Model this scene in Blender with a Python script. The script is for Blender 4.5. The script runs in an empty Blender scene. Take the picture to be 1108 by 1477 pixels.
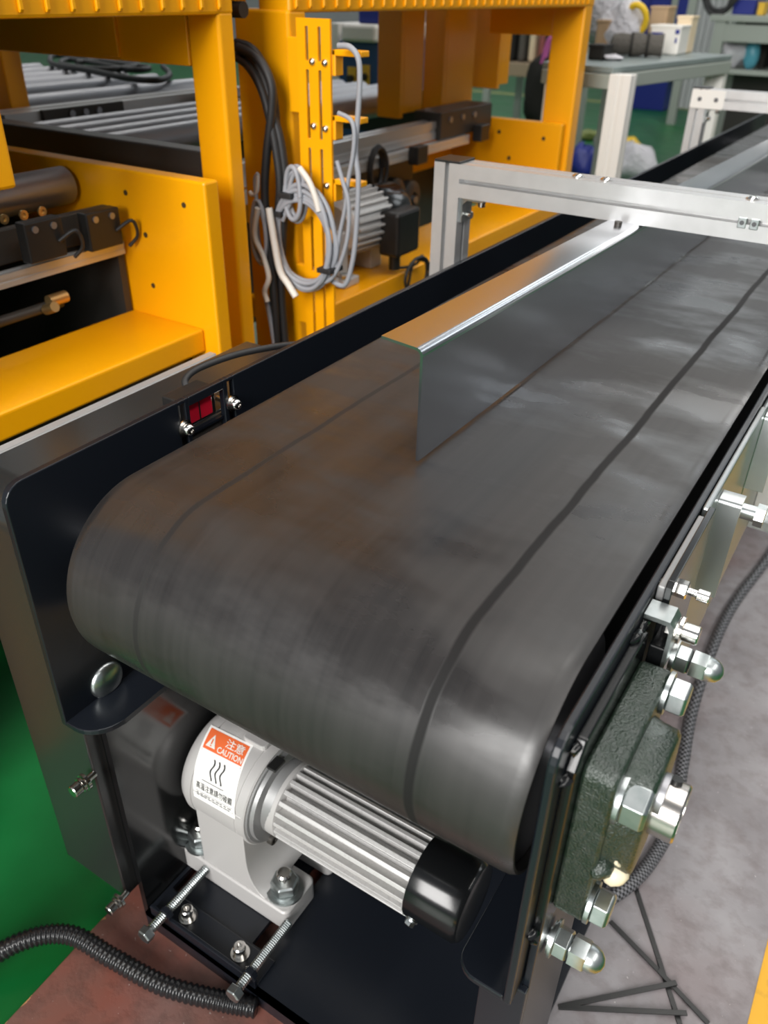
import bpy, bmesh, math, random
from mathutils import Vector, Matrix
random.seed(7)
PI = math.pi
C = bpy.context.scene.collection
scene = bpy.context.scene

# ---------------------------------------------------------------- units
# all coordinates below are in "u" (1 u = 0.30 m), origin under the camera,
# x across the belt, y along the belt, z = 0 at camera height; the floor is z = -ZF
S = 0.30
ZF = 2.94
def W(p): return Vector((p[0]*S, p[1]*S, (p[2]+ZF)*S))

# ---------------------------------------------------------------- camera
yaw, pitch, roll = -0.5552026, 0.5730913, 0.0215378
fw = Vector((math.sin(yaw)*math.cos(pitch), math.cos(yaw)*math.cos(pitch), -math.sin(pitch)))
r0 = Vector((math.cos(yaw), -math.sin(yaw), 0)); u0 = r0.cross(fw)
rt = r0*math.cos(roll) + u0*math.sin(roll); up = -r0*math.sin(roll) + u0*math.cos(roll)
cam = bpy.data.cameras.new('camera'); camo = bpy.data.objects.new('camera', cam); C.objects.link(camo)
mw = Matrix((rt, up, -fw)).transposed().to_4x4(); mw.translation = W((0, 0, 0)); camo.matrix_world = mw
FPX = 1177.97
cam.sensor_fit = 'HORIZONTAL'; cam.sensor_width = 36.0; cam.lens = 36.0*FPX/1108.0
cam.clip_start = 0.01; cam.clip_end = 100
cam.dof.use_dof = True; cam.dof.focus_distance = 0.62; cam.dof.aperture_fstop = 11.0
scene.camera = camo
def at(px, py, ax, val):
    """point (in u) where the sight line of a photo pixel meets the plane axis = val"""
    d = rt*((px-554)/FPX) - up*((py-738.5)/FPX) + fw
    k = val/d[ax]
    return Vector((d[0]*k, d[1]*k, d[2]*k))

# ---------------------------------------------------------------- world and lights
scene.view_settings.view_transform = 'Standard'; scene.view_settings.look = 'None'
scene.view_settings.gamma = 1.0; scene.view_settings.use_curve_mapping = False
scene.view_settings.exposure = 0.0
wd = bpy.data.worlds.new('hall_light'); scene.world = wd; wd.use_nodes = True
bg = wd.node_tree.nodes['Background']; bg.inputs[0].default_value = (0.86, 0.93, 1.0, 1); bg.inputs[1].default_value = 0.27
def area(name, loc, size, sy, power, rot, col=(1, 1, 1)):
    l = bpy.data.lights.new(name, 'AREA'); l.shape = 'RECTANGLE'; l.size = size; l.size_y = sy; l.energy = power; l.color = col
    o = bpy.data.objects.new(name, l); C.objects.link(o); o.location = loc; o.rotation_euler = rot
    return o
# rows of ceiling lamps and roof lights of the hall (metres)
area('ceiling_lamp', (-0.2, 3.0, 5.4), 1.2, 7.0, 150, (0, 0, 0), (1.0, 0.97, 0.92))
area('ceiling_lamp', (3.2, 0.2, 5.4), 1.2, 7.0, 200, (0, 0, 0), (1.0, 0.97, 0.92))
area('ceiling_lamp', (-6.0, 5.0, 5.4), 1.2, 7.0, 130, (0, 0, 0), (1.0, 0.97, 0.92))
# broad unseen light added behind the camera to brighten the faces towards it
def aim(loc, tgt): return (Vector(tgt)-Vector(loc)).to_track_quat('-Z', 'Y').to_euler()
area('front_fill', (0.2, -4.4, 2.7), 2.3, 3.0, 420, aim((0.2, -4.4, 2.7), (-0.5, 0.8, 0.5)), (1.0, 0.985, 0.96))

# ---------------------------------------------------------------- materials
MATS = {}
def mat(name, col, rough=0.5, metal=0.0, noise=None, bump=None, spec=0.5, coat=0.0, emit=None, alpha=None, trans=0.0):
    if name in MATS: return MATS[name]
    m = bpy.data.materials.new(name); m.use_nodes = True; MATS[name] = m
    nt = m.node_tree; b = nt.nodes['Principled BSDF']
    b.inputs['Base Color'].default_value = (*col, 1); b.inputs['Roughness'].default_value = rough
    b.inputs['Metallic'].default_value = metal; b.inputs['Specular IOR Level'].default_value = spec
    b.inputs['Coat Weight'].default_value = coat
    if trans: b.inputs['Transmission Weight'].default_value = trans
    if emit: b.inputs['Emission Color'].default_value = (*emit[0], 1); b.inputs['Emission Strength'].default_value = emit[1]
    tc = nt.nodes.new('ShaderNodeTexCoord')
    if noise:      # (scale xyz, colour2, low, high, rough2)
        mp = nt.nodes.new('ShaderNodeMapping'); mp.inputs['Scale'].default_value = noise[0]
        nz = nt.nodes.new('ShaderNodeTexNoise'); nz.inputs['Scale'].default_value = 1.0; nz.inputs['Detail'].default_value = 5
        cr = nt.nodes.new('ShaderNodeMapRange'); cr.inputs[1].default_value = noise[2]; cr.inputs[2].default_value = noise[3]
        mx = nt.nodes.new('ShaderNodeMix'); mx.data_type = 'RGBA'
        mx.inputs[6].default_value = (*col, 1); mx.inputs[7].default_value = (*noise[1], 1)
        nt.links.new(tc.outputs['Object'], mp.inputs[0]); nt.links.new(mp.outputs[0], nz.inputs['Vector'])
        nt.links.new(nz.outputs[0], cr.inputs[0]); nt.links.new(cr.outputs[0], mx.inputs[0]); nt.links.new(mx.outputs[2], b.inputs['Base Color'])
        if len(noise) > 4:
            rr = nt.nodes.new('ShaderNodeMapRange'); rr.inputs[3].default_value = rough; rr.inputs[4].default_value = noise[4]
            nt.links.new(cr.outputs[0], rr.inputs[0]); nt.links.new(rr.outputs[0], b.inputs['Roughness'])
    if bump:       # (scale, strength, distance)
        nb = nt.nodes.new('ShaderNodeTexNoise'); nb.inputs['Detail'].default_value = 3
        nb.inputs['Scale'].default_value = bump[0]
        bu = nt.nodes.new('ShaderNodeBump'); bu.inputs['Strength'].default_value = bump[1]; bu.inputs['Distance'].default_value = bump[2]
        nt.links.new(tc.outputs['Object'], nb.inputs['Vector']); nt.links.new(nb.outputs[0], bu.inputs['Height']); nt.links.new(bu.outputs[0], b.inputs['Normal'])
    return m
def sq(r, g, b):
    f = lambda c: (c/255/12.92) if c/255 <= 0.04045 else ((c/255+0.055)/1.055)**2.4
    return (f(r), f(g), f(b))
mat('navy_paint', (0.0075, 0.0095, 0.014), 0.30, 0, bump=(900, 0.08, 0.0004))
mat('black_gloss', (0.006, 0.0065, 0.007), 0.16, 0)
mat('guard_paint', (0.020, 0.021, 0.021), 0.26, 0.0, bump=(1200, 0.05, 0.0004), spec=0.9)
mat('green_cast', (0.014, 0.027, 0.017), 0.28, 0.1, noise=((160, 160, 160), (0.035, 0.046, 0.038), 0.4, 0.7), bump=(620, 0.7, 0.0016), spec=0.8)
mat('zinc_sheet', (0.34, 0.36, 0.36), 0.30, 0.9)
mat('zinc', (0.50, 0.53, 0.53), 0.34, 1.0, noise=((90, 90, 90), (0.36, 0.40, 0.40), 0.4, 0.7))
mat('bright_steel', (0.72, 0.70, 0.67), 0.18, 1.0)
mat('turned_steel', (0.50, 0.47, 0.44), 0.24, 1.0)
mat('stainless', (0.56, 0.58, 0.62), 0.20, 1.0, noise=((3, 3, 3), (0.52, 0.53, 0.55), 0.35, 0.7, 0.26))
mat('aluminium', (0.60, 0.60, 0.60), 0.36, 0.6, noise=((40, 2, 40), (0.55, 0.55, 0.55), 0.35, 0.7))
mat('slot_dark', (0.10, 0.10, 0.105), 0.5, 0.3)
mat('cast_grey', (0.50, 0.485, 0.475), 0.42, 0.15, bump=(700, 0.08, 0.0004))
mat('fin_grey', (0.60, 0.59, 0.58), 0.38, 0.3, noise=((300, 300, 300), (0.52, 0.51, 0.50), 0.5, 0.72))
mat('flange_grey', (0.30, 0.30, 0.30), 0.4, 0.4)
mat('black_plastic', (0.012, 0.012, 0.012), 0.4)
mat('black_rubber', (0.015, 0.015, 0.016), 0.55)
mat('conduit_black', (0.012, 0.012, 0.013), 0.22)
mat('yellow_paint', sq(244, 168, 4), 0.32, 0.0, noise=((3, 3, 3), sq(238, 158, 2), 0.35, 0.7), bump=(220, 0.05, 0.0008))
mat('yellow_hole', (0.05, 0.025, 0.004), 0.7)
mat('roller_steel', (0.36, 0.36, 0.38), 0.42, 0.9)
mat('dark_steel', (0.05, 0.045, 0.04), 0.45, 0.3)
mat('grey_cable', sq(150, 152, 158), 0.5)
mat('white_cable', sq(215, 208, 198), 0.5)
mat('blue_paint', sq(38, 74, 120), 0.45)
mat('blue_plastic', sq(28, 42, 130), 0.4)
mat('white_paint', sq(225, 222, 216), 0.5)
mat('white_plastic', sq(232, 228, 220), 0.45)
mat('label_yellow', sq(225, 180, 50), 0.5)
mat('sticker_white', sq(240, 238, 235), 0.4)
mat('sticker_orange', sq(232, 110, 60), 0.4)
mat('print_black', (0.02, 0.02, 0.02), 0.5)
mat('print_grey', (0.22, 0.22, 0.22), 0.5)
mat('red_lens', (0.55, 0.01, 0.03), 0.12, 0, coat=0.6)
mat('nipple_yellow', sq(232, 218, 188), 0.35)
mat('cardboard', sq(190, 160, 125), 0.8, noise=((12, 12, 12), sq(170, 140, 108), 0.4, 0.7))
mat('cream_box', sq(222, 202, 170), 0.75)
mat('bench_top', sq(128, 138, 136), 0.4, 0, noise=((8, 8, 8), sq(112, 122, 120), 0.4, 0.7))
mat('bench_rail', sq(150, 156, 148), 0.5)
mat('bag_film', sq(205, 203, 208), 0.35, bump=(60, 0.9, 0.01))
mat('bundle_cloth', sq(84, 80, 74), 0.8, bump=(90, 0.8, 0.006))
mat('dark_cloth', sq(34, 32, 28), 0.85)
mat('pink_plastic', sq(220, 110, 185), 0.5)
mat('red_cloth', sq(150, 84, 80), 0.7)
mat('tan_cloth', sq(150, 132, 108), 0.8)
mat('teal_plastic', sq(90, 165, 185), 0.35)
mat('tape_yellow', sq(235, 195, 40), 0.5)
mat('wall_paint', sq(176, 178, 178), 0.8, noise=((0.6, 0.6, 0.6), sq(158, 160, 160), 0.35, 0.7))
mat('curtain_grey', sq(165, 167, 168), 0.6)
mat('line_yellow', sq(214, 160, 40), 0.6, noise=((30, 30, 30), sq(150, 115, 40), 0.55, 0.75))
mat('line_faded', sq(120, 130, 70), 0.6)
mat('brass', (0.62, 0.42, 0.18), 0.35, 0.9)
mat('window_pane', (0.9, 0.95, 1.0), 0.3, emit=((0.93, 0.97, 1.0), 3.0))

def make_floor_mat():
    m = mat('floor_green', sq(2, 84, 34), 0.32, 0, noise=((7, 7, 7), sq(8, 100, 46), 0.35, 0.7, 0.42), bump=(60, 0.12, 0.002), spec=0.5)
    return m
def node_mat(name, build):
    m = bpy.data.materials.new(name); m.use_nodes = True; MATS[name] = m
    nt = m.node_tree; b = nt.nodes['Principled BSDF']; build(nt, b); return m
def N(nt, t, **kw):
    n = nt.nodes.new(t)
    for k, v in kw.items(): setattr(n, k, v)
    return n
def mixc(nt, fac, a, b):
    mx = N(nt, 'ShaderNodeMix', data_type='RGBA')
    for i, v in ((0, fac), (6, a), (7, b)):
        if isinstance(v, tuple): mx.inputs[i].default_value = (*v, 1)
        elif isinstance(v, (int, float)): mx.inputs[i].default_value = v
        else: nt.links.new(v, mx.inputs[i])
    return mx.outputs[2]
def math_(nt, op, a, b=None, c=None):
    n = N(nt, 'ShaderNodeMath', operation=op)
    for i, v in enumerate((a, b, c)):
        if v is None: continue
        if isinstance(v, (int, float)): n.inputs[i].default_value = v
        else: nt.links.new(v, n.inputs[i])
    return n.outputs[0]
def noise_(nt, vec, scale, detail=4, lo=0.3, hi=0.7, rough=0.55):
    mp = N(nt, 'ShaderNodeMapping'); mp.inputs['Scale'].default_value = scale; nt.links.new(vec, mp.inputs[0])
    nz = N(nt, 'ShaderNodeTexNoise'); nz.inputs['Scale'].default_value = 1; nz.inputs['Detail'].default_value = detail; nz.inputs['Roughness'].default_value = rough
    nt.links.new(mp.outputs[0], nz.inputs['Vector'])
    mr = N(nt, 'ShaderNodeMapRange'); mr.inputs[1].default_value = lo; mr.inputs[2].default_value = hi; nt.links.new(nz.outputs[0], mr.inputs[0])
    return mr.outputs[0]
def belt_mat(nt, b):
    # the UV map runs across (u, metres) and along the belt (v, metres)
    uv = N(nt, 'ShaderNodeUVMap').outputs[0]
    sx = N(nt, 'ShaderNodeSeparateXYZ'); nt.links.new(uv, sx.inputs[0])
    streak = noise_(nt, uv, (150, 5, 1), 4, 0.3, 0.72)
    streak2 = noise_(nt, uv, (28, 2.2, 1), 4, 0.35, 0.68)
    smear = noise_(nt, uv, (7, 15, 1), 5, 0.44, 0.62)
    base = mixc(nt, streak, (0.0155, 0.0140, 0.0138), (0.026, 0.0232, 0.0228))
    base = mixc(nt, math_(nt, 'MULTIPLY', streak2, 0.5), base, (0.034, 0.0315, 0.0305))
    wob = noise_(nt, uv, (0, 9, 0), 3, 0.0, 1.0)
    def band(x0, w):
        c = math_(nt, 'ADD', sx.outputs[0], math_(nt, 'MULTIPLY', math_(nt, 'SUBTRACT', wob, 0.5), 0.006))
        d = math_(nt, 'ABSOLUTE', math_(nt, 'SUBTRACT', c, x0))
        mr = N(nt, 'ShaderNodeMapRange'); mr.inputs[1].default_value = w*0.55; mr.inputs[2].default_value = w; mr.inputs[3].default_value = 1; mr.inputs[4].default_value = 0
        nt.links.new(d, mr.inputs[0]); return mr.outputs[0]
    s = math_(nt, 'MAXIMUM', math_(nt, 'MULTIPLY', band(-1.185*S, 0.0030), 0.65), band(-0.475*S, 0.0040))
    base = mixc(nt, math_(nt, 'MULTIPLY', s, 0.72), base, (0.004, 0.004, 0.0045))
    nt.links.new(base, b.inputs['Base Color'])
    mr = N(nt, 'ShaderNodeMapRange'); mr.inputs[3].default_value = 0.50; mr.inputs[4].default_value = 0.22; nt.links.new(smear, mr.inputs[0])
    rg = N(nt, 'ShaderNodeMix'); nt.links.new(s, rg.inputs[0]); nt.links.new(mr.outputs[0], rg.inputs[2]); rg.inputs[3].default_value = 0.7
    nt.links.new(rg.outputs[0], b.inputs['Roughness'])
    sp = N(nt, 'ShaderNodeMapRange'); sp.inputs[3].default_value = 0.62; sp.inputs[4].default_value = 0.3; nt.links.new(s, sp.inputs[0]); nt.links.new(sp.outputs[0], b.inputs['Specular IOR Level'])
node_mat('belt_rubber', belt_mat)
def board_mat(nt, b):
    ob = N(nt, 'ShaderNodeTexCoord').outputs['Object']
    sx = N(nt, 'ShaderNodeSeparateXYZ'); nt.links.new(ob, sx.inputs[0])
    n1 = noise_(nt, ob, (9, 9, 9), 6, 0.35, 0.68); n2 = noise_(nt, ob, (45, 45, 45), 5, 0.45, 0.7); n3 = noise_(nt, ob, (5, 5, 5), 4, 0.35, 0.65)
    red = mixc(nt, n1, sq(124, 66, 52), sq(104, 75, 66))
    red = mixc(nt, math_(nt, 'MULTIPLY', n2, 0.5), red, sq(70, 50, 44))
    grey = mixc(nt, n1, sq(122, 119, 121), sq(148, 145, 147))
    grey = mixc(nt, math_(nt, 'MULTIPLY', n2, 0.45), grey, sq(100, 88, 87))
    # trodden dust lies on the side of the sheet where people walk
    mr = N(nt, 'ShaderNodeMapRange'); mr.inputs[1].default_value = -0.05; mr.inputs[2].default_value = 0.16; nt.links.new(sx.outputs[0], mr.inputs[0])
    f = math_(nt, 'ADD', mr.outputs[0], math_(nt, 'MULTIPLY', math_(nt, 'SUBTRACT', n3, 0.5), 0.35)); f = math_(nt, 'MINIMUM', math_(nt, 'MAXIMUM', f, 0.0), 0.96)
    col = mixc(nt, f, red, grey)
    # light specks of grit, and the torn film along the left edge
    gr = noise_(nt, ob, (260, 260, 260), 2, 0.745, 0.77); col = mixc(nt, math_(nt, 'MULTIPLY', gr, 0.6), col, sq(205, 200, 196))
    er = N(nt, 'ShaderNodeMapRange'); er.inputs[1].default_value = -0.312; er.inputs[2].default_value = -0.285; er.inputs[3].default_value = 1; er.inputs[4].default_value = 0; nt.links.new(sx.outputs[0], er.inputs[0])
    tf = math_(nt, 'GREATER_THAN', math_(nt, 'MULTIPLY', er.outputs[0], noise_(nt, ob, (24, 24, 24), 5, 0.3, 0.7)), 0.42); col = mixc(nt, tf, col, sq(176, 128, 88))
    nt.links.new(col, b.inputs['Base Color']); b.inputs['Roughness'].default_value = 0.62
    bu = N(nt, 'ShaderNodeBump'); bu.inputs['Strength'].default_value = 0.25; bu.inputs['Distance'].default_value = 0.002; nt.links.new(n2, bu.inputs['Height']); nt.links.new(bu.outputs[0], b.inputs['Normal'])
node_mat('board_film', board_mat)
def braid_mat(nt, b):
    uv = N(nt, 'ShaderNodeUVMap').outputs[0]
    ck = N(nt, 'ShaderNodeTexChecker'); ck.inputs['Scale'].default_value = 1
    mp = N(nt, 'ShaderNodeMapping'); mp.inputs['Scale'].default_value = (14, 260, 1); mp.inputs['Rotation'].default_value = (0, 0, 0.0)
    nt.links.new(uv, mp.inputs[0]); nt.links.new(mp.outputs[0], ck.inputs['Vector'])
    ck.inputs[1].default_value = (0.012, 0.012, 0.013, 1); ck.inputs[2].default_value = (0.16, 0.16, 0.17, 1)
    nt.links.new(ck.outputs[0], b.inputs['Base Color']); b.inputs['Roughness'].default_value = 0.4
node_mat('braid_black', braid_mat)
make_floor_mat()

# ---------------------------------------------------------------- mesh helpers (coordinates in u)
class MB:
    def __init__(s): s.v = []; s.f = []; s.uv = {}
    def add(s, vs, fs):
        o = len(s.v); s.v += [Vector(p) for p in vs]; s.f += [tuple(i+o for i in f) for f in fs]; return s
    def box(s, x0, x1, y0, y1, z0, z1):
        x0, x1 = min(x0, x1), max(x0, x1); y0, y1 = min(y0, y1), max(y0, y1); z0, z1 = min(z0, z1), max(z0, z1)
        return s.add([(x0,y0,z0),(x1,y0,z0),(x1,y1,z0),(x0,y1,z0),(x0,y0,z1),(x1,y0,z1),(x1,y1,z1),(x0,y1,z1)],
                     [(0,3,2,1),(4,5,6,7),(0,1,5,4),(1,2,6,5),(2,3,7,6),(3,0,4,7)])
    def prism(s, poly, ax, a0, a1):
        """polygon in the plane of the two other axes (in cyclic order), extruded along ax from a0 to a1"""
        if a0 > a1: a0, a1 = a1, a0
        area = sum(poly[i][0]*poly[(i+1) % len(poly)][1]-poly[(i+1) % len(poly)][0]*poly[i][1] for i in range(len(poly)))
        if area < 0: poly = poly[::-1]
        def mk(p, a):
            if ax == 0: return (a, p[0], p[1])      # (y, z)
            if ax == 1: return (p[1], a, p[0])      # (z, x)
            return (p[0], p[1], a)                  # (x, y)
        n = len(poly)
        vs = [mk(p, a0) for p in poly]+[mk(p, a1) for p in poly]
        fs = [tuple(range(n-1, -1, -1)), tuple(range(n, 2*n))]+[(i, (i+1) % n, n+(i+1) % n, n+i) for i in range(n)]
        return s.add(vs, fs)
    def lathe(s, p, d, prof, n=24, phase=0.0, cap=True):
        """rings (distance along d from p, radius)"""
        d = Vector(d).normalized(); p = Vector(p)
        a = Vector((0, 0, 1)) if abs(d.z) < 0.9 else Vector((1, 0, 0))
        e1 = d.cross(a).normalized(); e2 = d.cross(e1)
        vs = []; fs = []
        for t, r in prof:
            for i in range(n):
                th = phase+2*PI*i/n; vs.append(p+d*t+(e1*math.cos(th)+e2*math.sin(th))*r)
        for k in range(len(prof)-1):
            for i in range(n):
                j = (i+1) % n; fs.append((k*n+i, k*n+j, (k+1)*n+j, (k+1)*n+i))
        if cap: fs.append(tuple(range(n-1, -1, -1))); m = (len(prof)-1)*n; fs.append(tuple(range(m, m+n)))
        return s.add(vs, fs)
    def cyl(s, p, d, L, r, n=24, phase=0.0, bev=0.0):
        pr = [(0, r), (L, r)] if not bev else [(0, r-bev), (bev, r), (L-bev, r), (L, r-bev)]
        return s.lathe(p, d, pr, n, phase)
    def hexnut(s, p, d, L, af, phase=0.0):
        r = af/2/math.cos(PI/6)
        return s.lathe(p, d, [(0, r*0.97), (L*0.08, r), (L*0.86, r), (L, r*0.86)], 6, phase)
    def tube(s, pts, r, n=10, sub=6, ring=None):
        """smooth tube through points; ring(k) gives a radius factor"""
        P = [Vector(p) for p in pts]; path = []
        if sub > 1 and len(P) > 2:
            for i in range(len(P)-1):
                p0 = P[max(i-1, 0)]; p1 = P[i]; p2 = P[i+1]; p3 = P[min(i+2, len(P)-1)]
                for k in range(sub):
                    t = k/sub
                    path.append(0.5*((2*p1)+(p2-p0)*t+(2*p0-5*p1+4*p2-p3)*t*t+(3*p1-p0-3*p2+p3)*t**3))
            path.append(P[-1])
        else: path = P
        o = len(s.v); e1 = None; L = 0.0
        for i, p in enumerate(path):
            t = (path[min(i+1, len(path)-1)]-path[max(i-1, 0)]).normalized()
            if e1 is None:
                a = Vector((0, 0, 1)) if abs(t.z) < 0.9 else Vector((1, 0, 0)); e1 = t.cross(a).normalized()
            e1 = (e1-t*e1.dot(t)).normalized(); e2 = t.cross(e1)
            if i: L += (p-path[i-1]).length
            rr = r*(ring(i) if ring else 1.0)
            for k in range(n):
                th = 2*PI*k/n; s.v.append(p+(e1*math.cos(th)+e2*math.sin(th))*rr)
        for i in range(len(path)-1):
            for k in range(n):
                j = (k+1) % n; s.f.append((o+i*n+k, o+i*n+j, o+(i+1)*n+j, o+(i+1)*n+k))
        m = o+(len(path)-1)*n
        s.f.append(tuple(range(o+n-1, o-1, -1))); s.f.append(tuple(range(m, m+n)))
        return s
    def blob(s, c, rx, ry, rz, seed=0, amp=0.2, nu=14, nv=9, flat=-1.0):
        rnd = random.Random(seed); vs = []; fs = []
        ph = [rnd.uniform(0, 6.28) for _ in range(6)]
        for j in range(nv+1):
            la = -PI/2+PI*j/nv
            for i in range(nu):
                lo = 2*PI*i/nu
                k = 1+amp*(math.sin(3*lo+ph[0]+2*la)+math.sin(5*lo+ph[1]-3*la)*0.7+math.sin(4*la+ph[2]+lo)*0.7)/2
                z = max(math.sin(la)*k, flat)
                vs.append((c[0]+rx*k*math.cos(la)*math.cos(lo), c[1]+ry*k*math.cos(la)*math.sin(lo), c[2]+rz*z))
        for j in range(nv):
            for i in range(nu):
                k = (i+1) % nu; fs.append((j*nu+i, j*nu+k, (j+1)*nu+k, (j+1)*nu+i))
        return s.add(vs, fs)
    def slab(s, poly_pts, thick, nrm):
        """flat polygon of 3d points given a thickness along nrm"""
        n = len(poly_pts); q = [Vector(p) for p in poly_pts]; nv = Vector(nrm).normalized()*thick
        return s.add(q+[p+nv for p in q], [tuple(range(n-1, -1, -1)), tuple(range(n, 2*n))]+[(i, (i+1) % n, n+(i+1) % n, n+i) for i in range(n)])

def wloc(o):
    l = Vector((0, 0, 0))
    while o is not None: l += o.location; o = o.parent
    return l
def tag(o, label=None, cat=None, group=None, kind=None):
    if label: o['label'] = label
    if cat: o['category'] = cat
    if group: o['group'] = group
    if kind: o['kind'] = kind
    return o
def mesh_of(mb, m, origin, smooth, name):
    me = bpy.data.meshes.new(name)
    me.from_pydata([W(v)-origin for v in mb.v], [], mb.f); me.update()
    bm = bmesh.new(); bm.from_mesh(me); bmesh.ops.recalc_face_normals(bm, faces=bm.faces); bm.to_mesh(me); bm.free()
    if smooth:
        for p in me.polygons: p.use_smooth = True
        me.set_sharp_from_angle(angle=math.radians(smooth))
    me.materials.append(MATS[m])
    return me
def obj(name, mb, m, parent=None, smooth=0, bevel=0.0, label=None, seg=2, origin=None):
    """link the mesh as ONE object; a top-level object gets its origin at the middle of its base"""
    if parent is None:
        xs = [W(v) for v in mb.v]
        if origin is None:
            lo = Vector([min(p[i] for p in xs) for i in range(3)]); hi = Vector([max(p[i] for p in xs) for i in range(3)])
            origin = Vector(((lo.x+hi.x)/2, (lo.y+hi.y)/2, lo.z))
        org = origin
    else: org = wloc(parent)
    me = mesh_of(mb, m, org, smooth, name)
    o = bpy.data.objects.new(name, me); C.objects.link(o)
    if parent is None: o.location = org
    else: o.parent = parent
    if bevel:
        md = o.modifiers.new('bevel', 'BEVEL'); md.width = bevel*S; md.segments = seg; md.limit_method = 'ANGLE'; md.angle_limit = math.radians(40)
    if label: o['label'] = label
    return o
def thing(name, p, label, cat, group=None):
    o = bpy.data.objects.new(name, None); C.objects.link(o); o.location = W(p); o.empty_display_size = 0.02
    return tag(o, label, cat, group)
def copy_part(src, parent, shift):
    c = src.copy(); C.objects.link(c); c.parent = parent; c.location = src.location+Vector(shift)*S
    return c
def struct(name, mb, m, bevel=0.0, smooth=0): return tag(obj(name, mb, m, bevel=bevel, smooth=smooth), kind='structure')
def arc(cx, cy, r, a0, a1, n=6): return [(cx+r*math.cos(math.radians(a0+(a1-a0)*i/n)), cy+r*math.sin(math.radians(a0+(a1-a0)*i/n))) for i in range(n+1)]
def rrect(x0, x1, y0, y1, r, n=4):
    return arc(x1-r, y1-r, r, 0, 90, n)+arc(x0+r, y1-r, r, 90, 180, n)+arc(x0+r, y0+r, r, 180, 270, n)+arc(x1-r, y0+r, r, 270, 360, n)

# ================================================================ THE SETTING
FL = -ZF
struct('floor', MB().box(-45, 40, -25, 45, FL-0.1, FL), 'floor_green')
struct('wall_back', MB().box(-45, 40, 44, 44.4, FL, 27), 'wall_paint')
struct('wall_left', MB().box(-45, -44.6, -25, 44, FL, 27), 'wall_paint')
for i in range(5):  # high windows out of view, glowing panes added to give the belt its sheen
    x = -38+i*13
    w = struct('window_%d' % (i+1), MB().box(x, x+9, 43.94, 44.0, 13.0, 24.0), 'white_paint')
    for k in range(3):
        obj('pane', MB().box(x+0.25+k*2.9, x+2.95+k*2.9, 43.9, 43.945, 13.3, 23.7), 'window_pane', w)
struct('trim_1', MB().box(0.337, 0.95, -2.0, 12.0, FL, FL+0.004), 'line_yellow')
struct('trim_2', MB().box(-24.0, 12.0, 27.3, 27.9, FL, FL+0.004), 'line_faded')
# painted film-faced plywood sheet the conveyor stands on
BT = -2.88
board = obj('plywood_sheet', MB().prism([(-1.72, 0.2), (0.335, 0.2), (0.335, 8.6), (-1.735, 8.6), (-1.735, 2.0), (-1.722, 1.3), (-1.738, 0.9), (-1.728, 0.62)], 2, FL, BT), 'board_film', bevel=0.006)
tag(board, 'worn red-brown plywood sheet, dusty grey on its right, under the conveyor', 'plywood')

# ================================================================ BELT CONVEYOR
conv = thing('belt_conveyor', (-0.91, 1.2, BT), 'wide black belt conveyor with dark navy side plates and steel stand', 'conveyor')
RY, RZ, RR = 1.13, -1.258, 0.258
BX0, BX1 = -1.42, -0.262
def make_belt():
    th = 0.014; Y1 = 9.3; mb = MB(); prof = []
    prof += [(y, RZ+RR) for y in [Y1-i*(Y1-RY)/40 for i in range(40)]]
    prof += [(RY+RR*math.cos(a), RZ+RR*math.sin(a)) for a in [PI/2+PI*i/36 for i in range(37)]]
    prof += [(RY+i*(Y1-RY)/20, RZ-RR) for i in range(1, 20)]
    prof += [(Y1+RR*math.cos(a), RZ+RR*math.sin(a)) for a in [-PI/2+PI*i/24 for i in range(24)]]
    n = len(prof); xs = [BX0, BX0+0.012, BX0+0.03]+[BX0+0.03+(BX1-BX0-0.06)*i/6 for i in range(1, 7)]+[BX1-0.012, BX1]
    drop = [0.012, 0.003]+[0]*(len(xs)-4)+[0.003, 0.012]
    vs = []; uvs = []; s = 0.0
    for k in range(n):
        y, z = prof[k]; y2, z2 = prof[(k+1) % n]; y0, z0 = prof[k-1]
        t = Vector((y2-y0, z2-z0)).normalized(); nr = Vector((t.y, -t.x))
        c = Vector((min(max(y, RY), Y1), RZ))
        if (Vector((y, z))-c).dot(nr) < 0: nr = -nr
        if k: s += math.hypot(y-prof[k-1][0], z-prof[k-1][1])
        for i, x in enumerate(xs):
            vs.append((x, y-nr.x*drop[i]*0.6, z-nr.y*drop[i]*0.6)); uvs.append((x*S, s*S))
    for k in range(n):           # inner face
        y, z = prof[k]; cyy = min(max(y, RY), Y1); d = Vector((y-cyy, z-RZ)).normalized()*th
        for x in (BX0, BX1): vs.append((x, y-d.x, z-d.y)); uvs.append((x*S, 0))
    m = len(xs); fs = []
    o = n*m
    for k in range(n):
        q = (k+1) % n
        for i in range(m-1): fs.append((k*m+i, k*m+i+1, q*m+i+1, q*m+i))
        fs.append((o+2*k, o+2*q, o+2*q+1, o+2*k+1))
        fs.append((k*m, q*m, o+2*q, o+2*k)); fs.append((k*m+m-1, o+2*k+1, o+2*q+1, q*m+m-1))
    mb.add(vs, fs); b = obj('belt', mb, 'belt_rubber', conv, smooth=50, label='black rubber belt with two thin dark lines running along it')
    lay = b.data.uv_layers.new(name='UVMap')
    for lp in b.data.loops: lay.data[lp.index].uv = uvs[lp.vertex_index]
    return b
make_belt()
obj('drive_roller', MB().cyl((BX0+0.02, RY, RZ), (1, 0, 0), BX1-BX0-0.04, RR-0.017, 40).cyl((-1.62, RY, RZ), (1, 0, 0), 1.55, 0.042, 20), 'roller_steel', conv, smooth=40)
obj('tail_roller', MB().cyl((BX0+0.02, 9.3, RZ), (1, 0, 0), BX1-BX0-0.04, RR-0.017, 32).cyl((-1.60, 9.3, RZ), (1, 0, 0), 1.38, 0.042, 16), 'roller_steel', conv, smooth=40)
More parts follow.
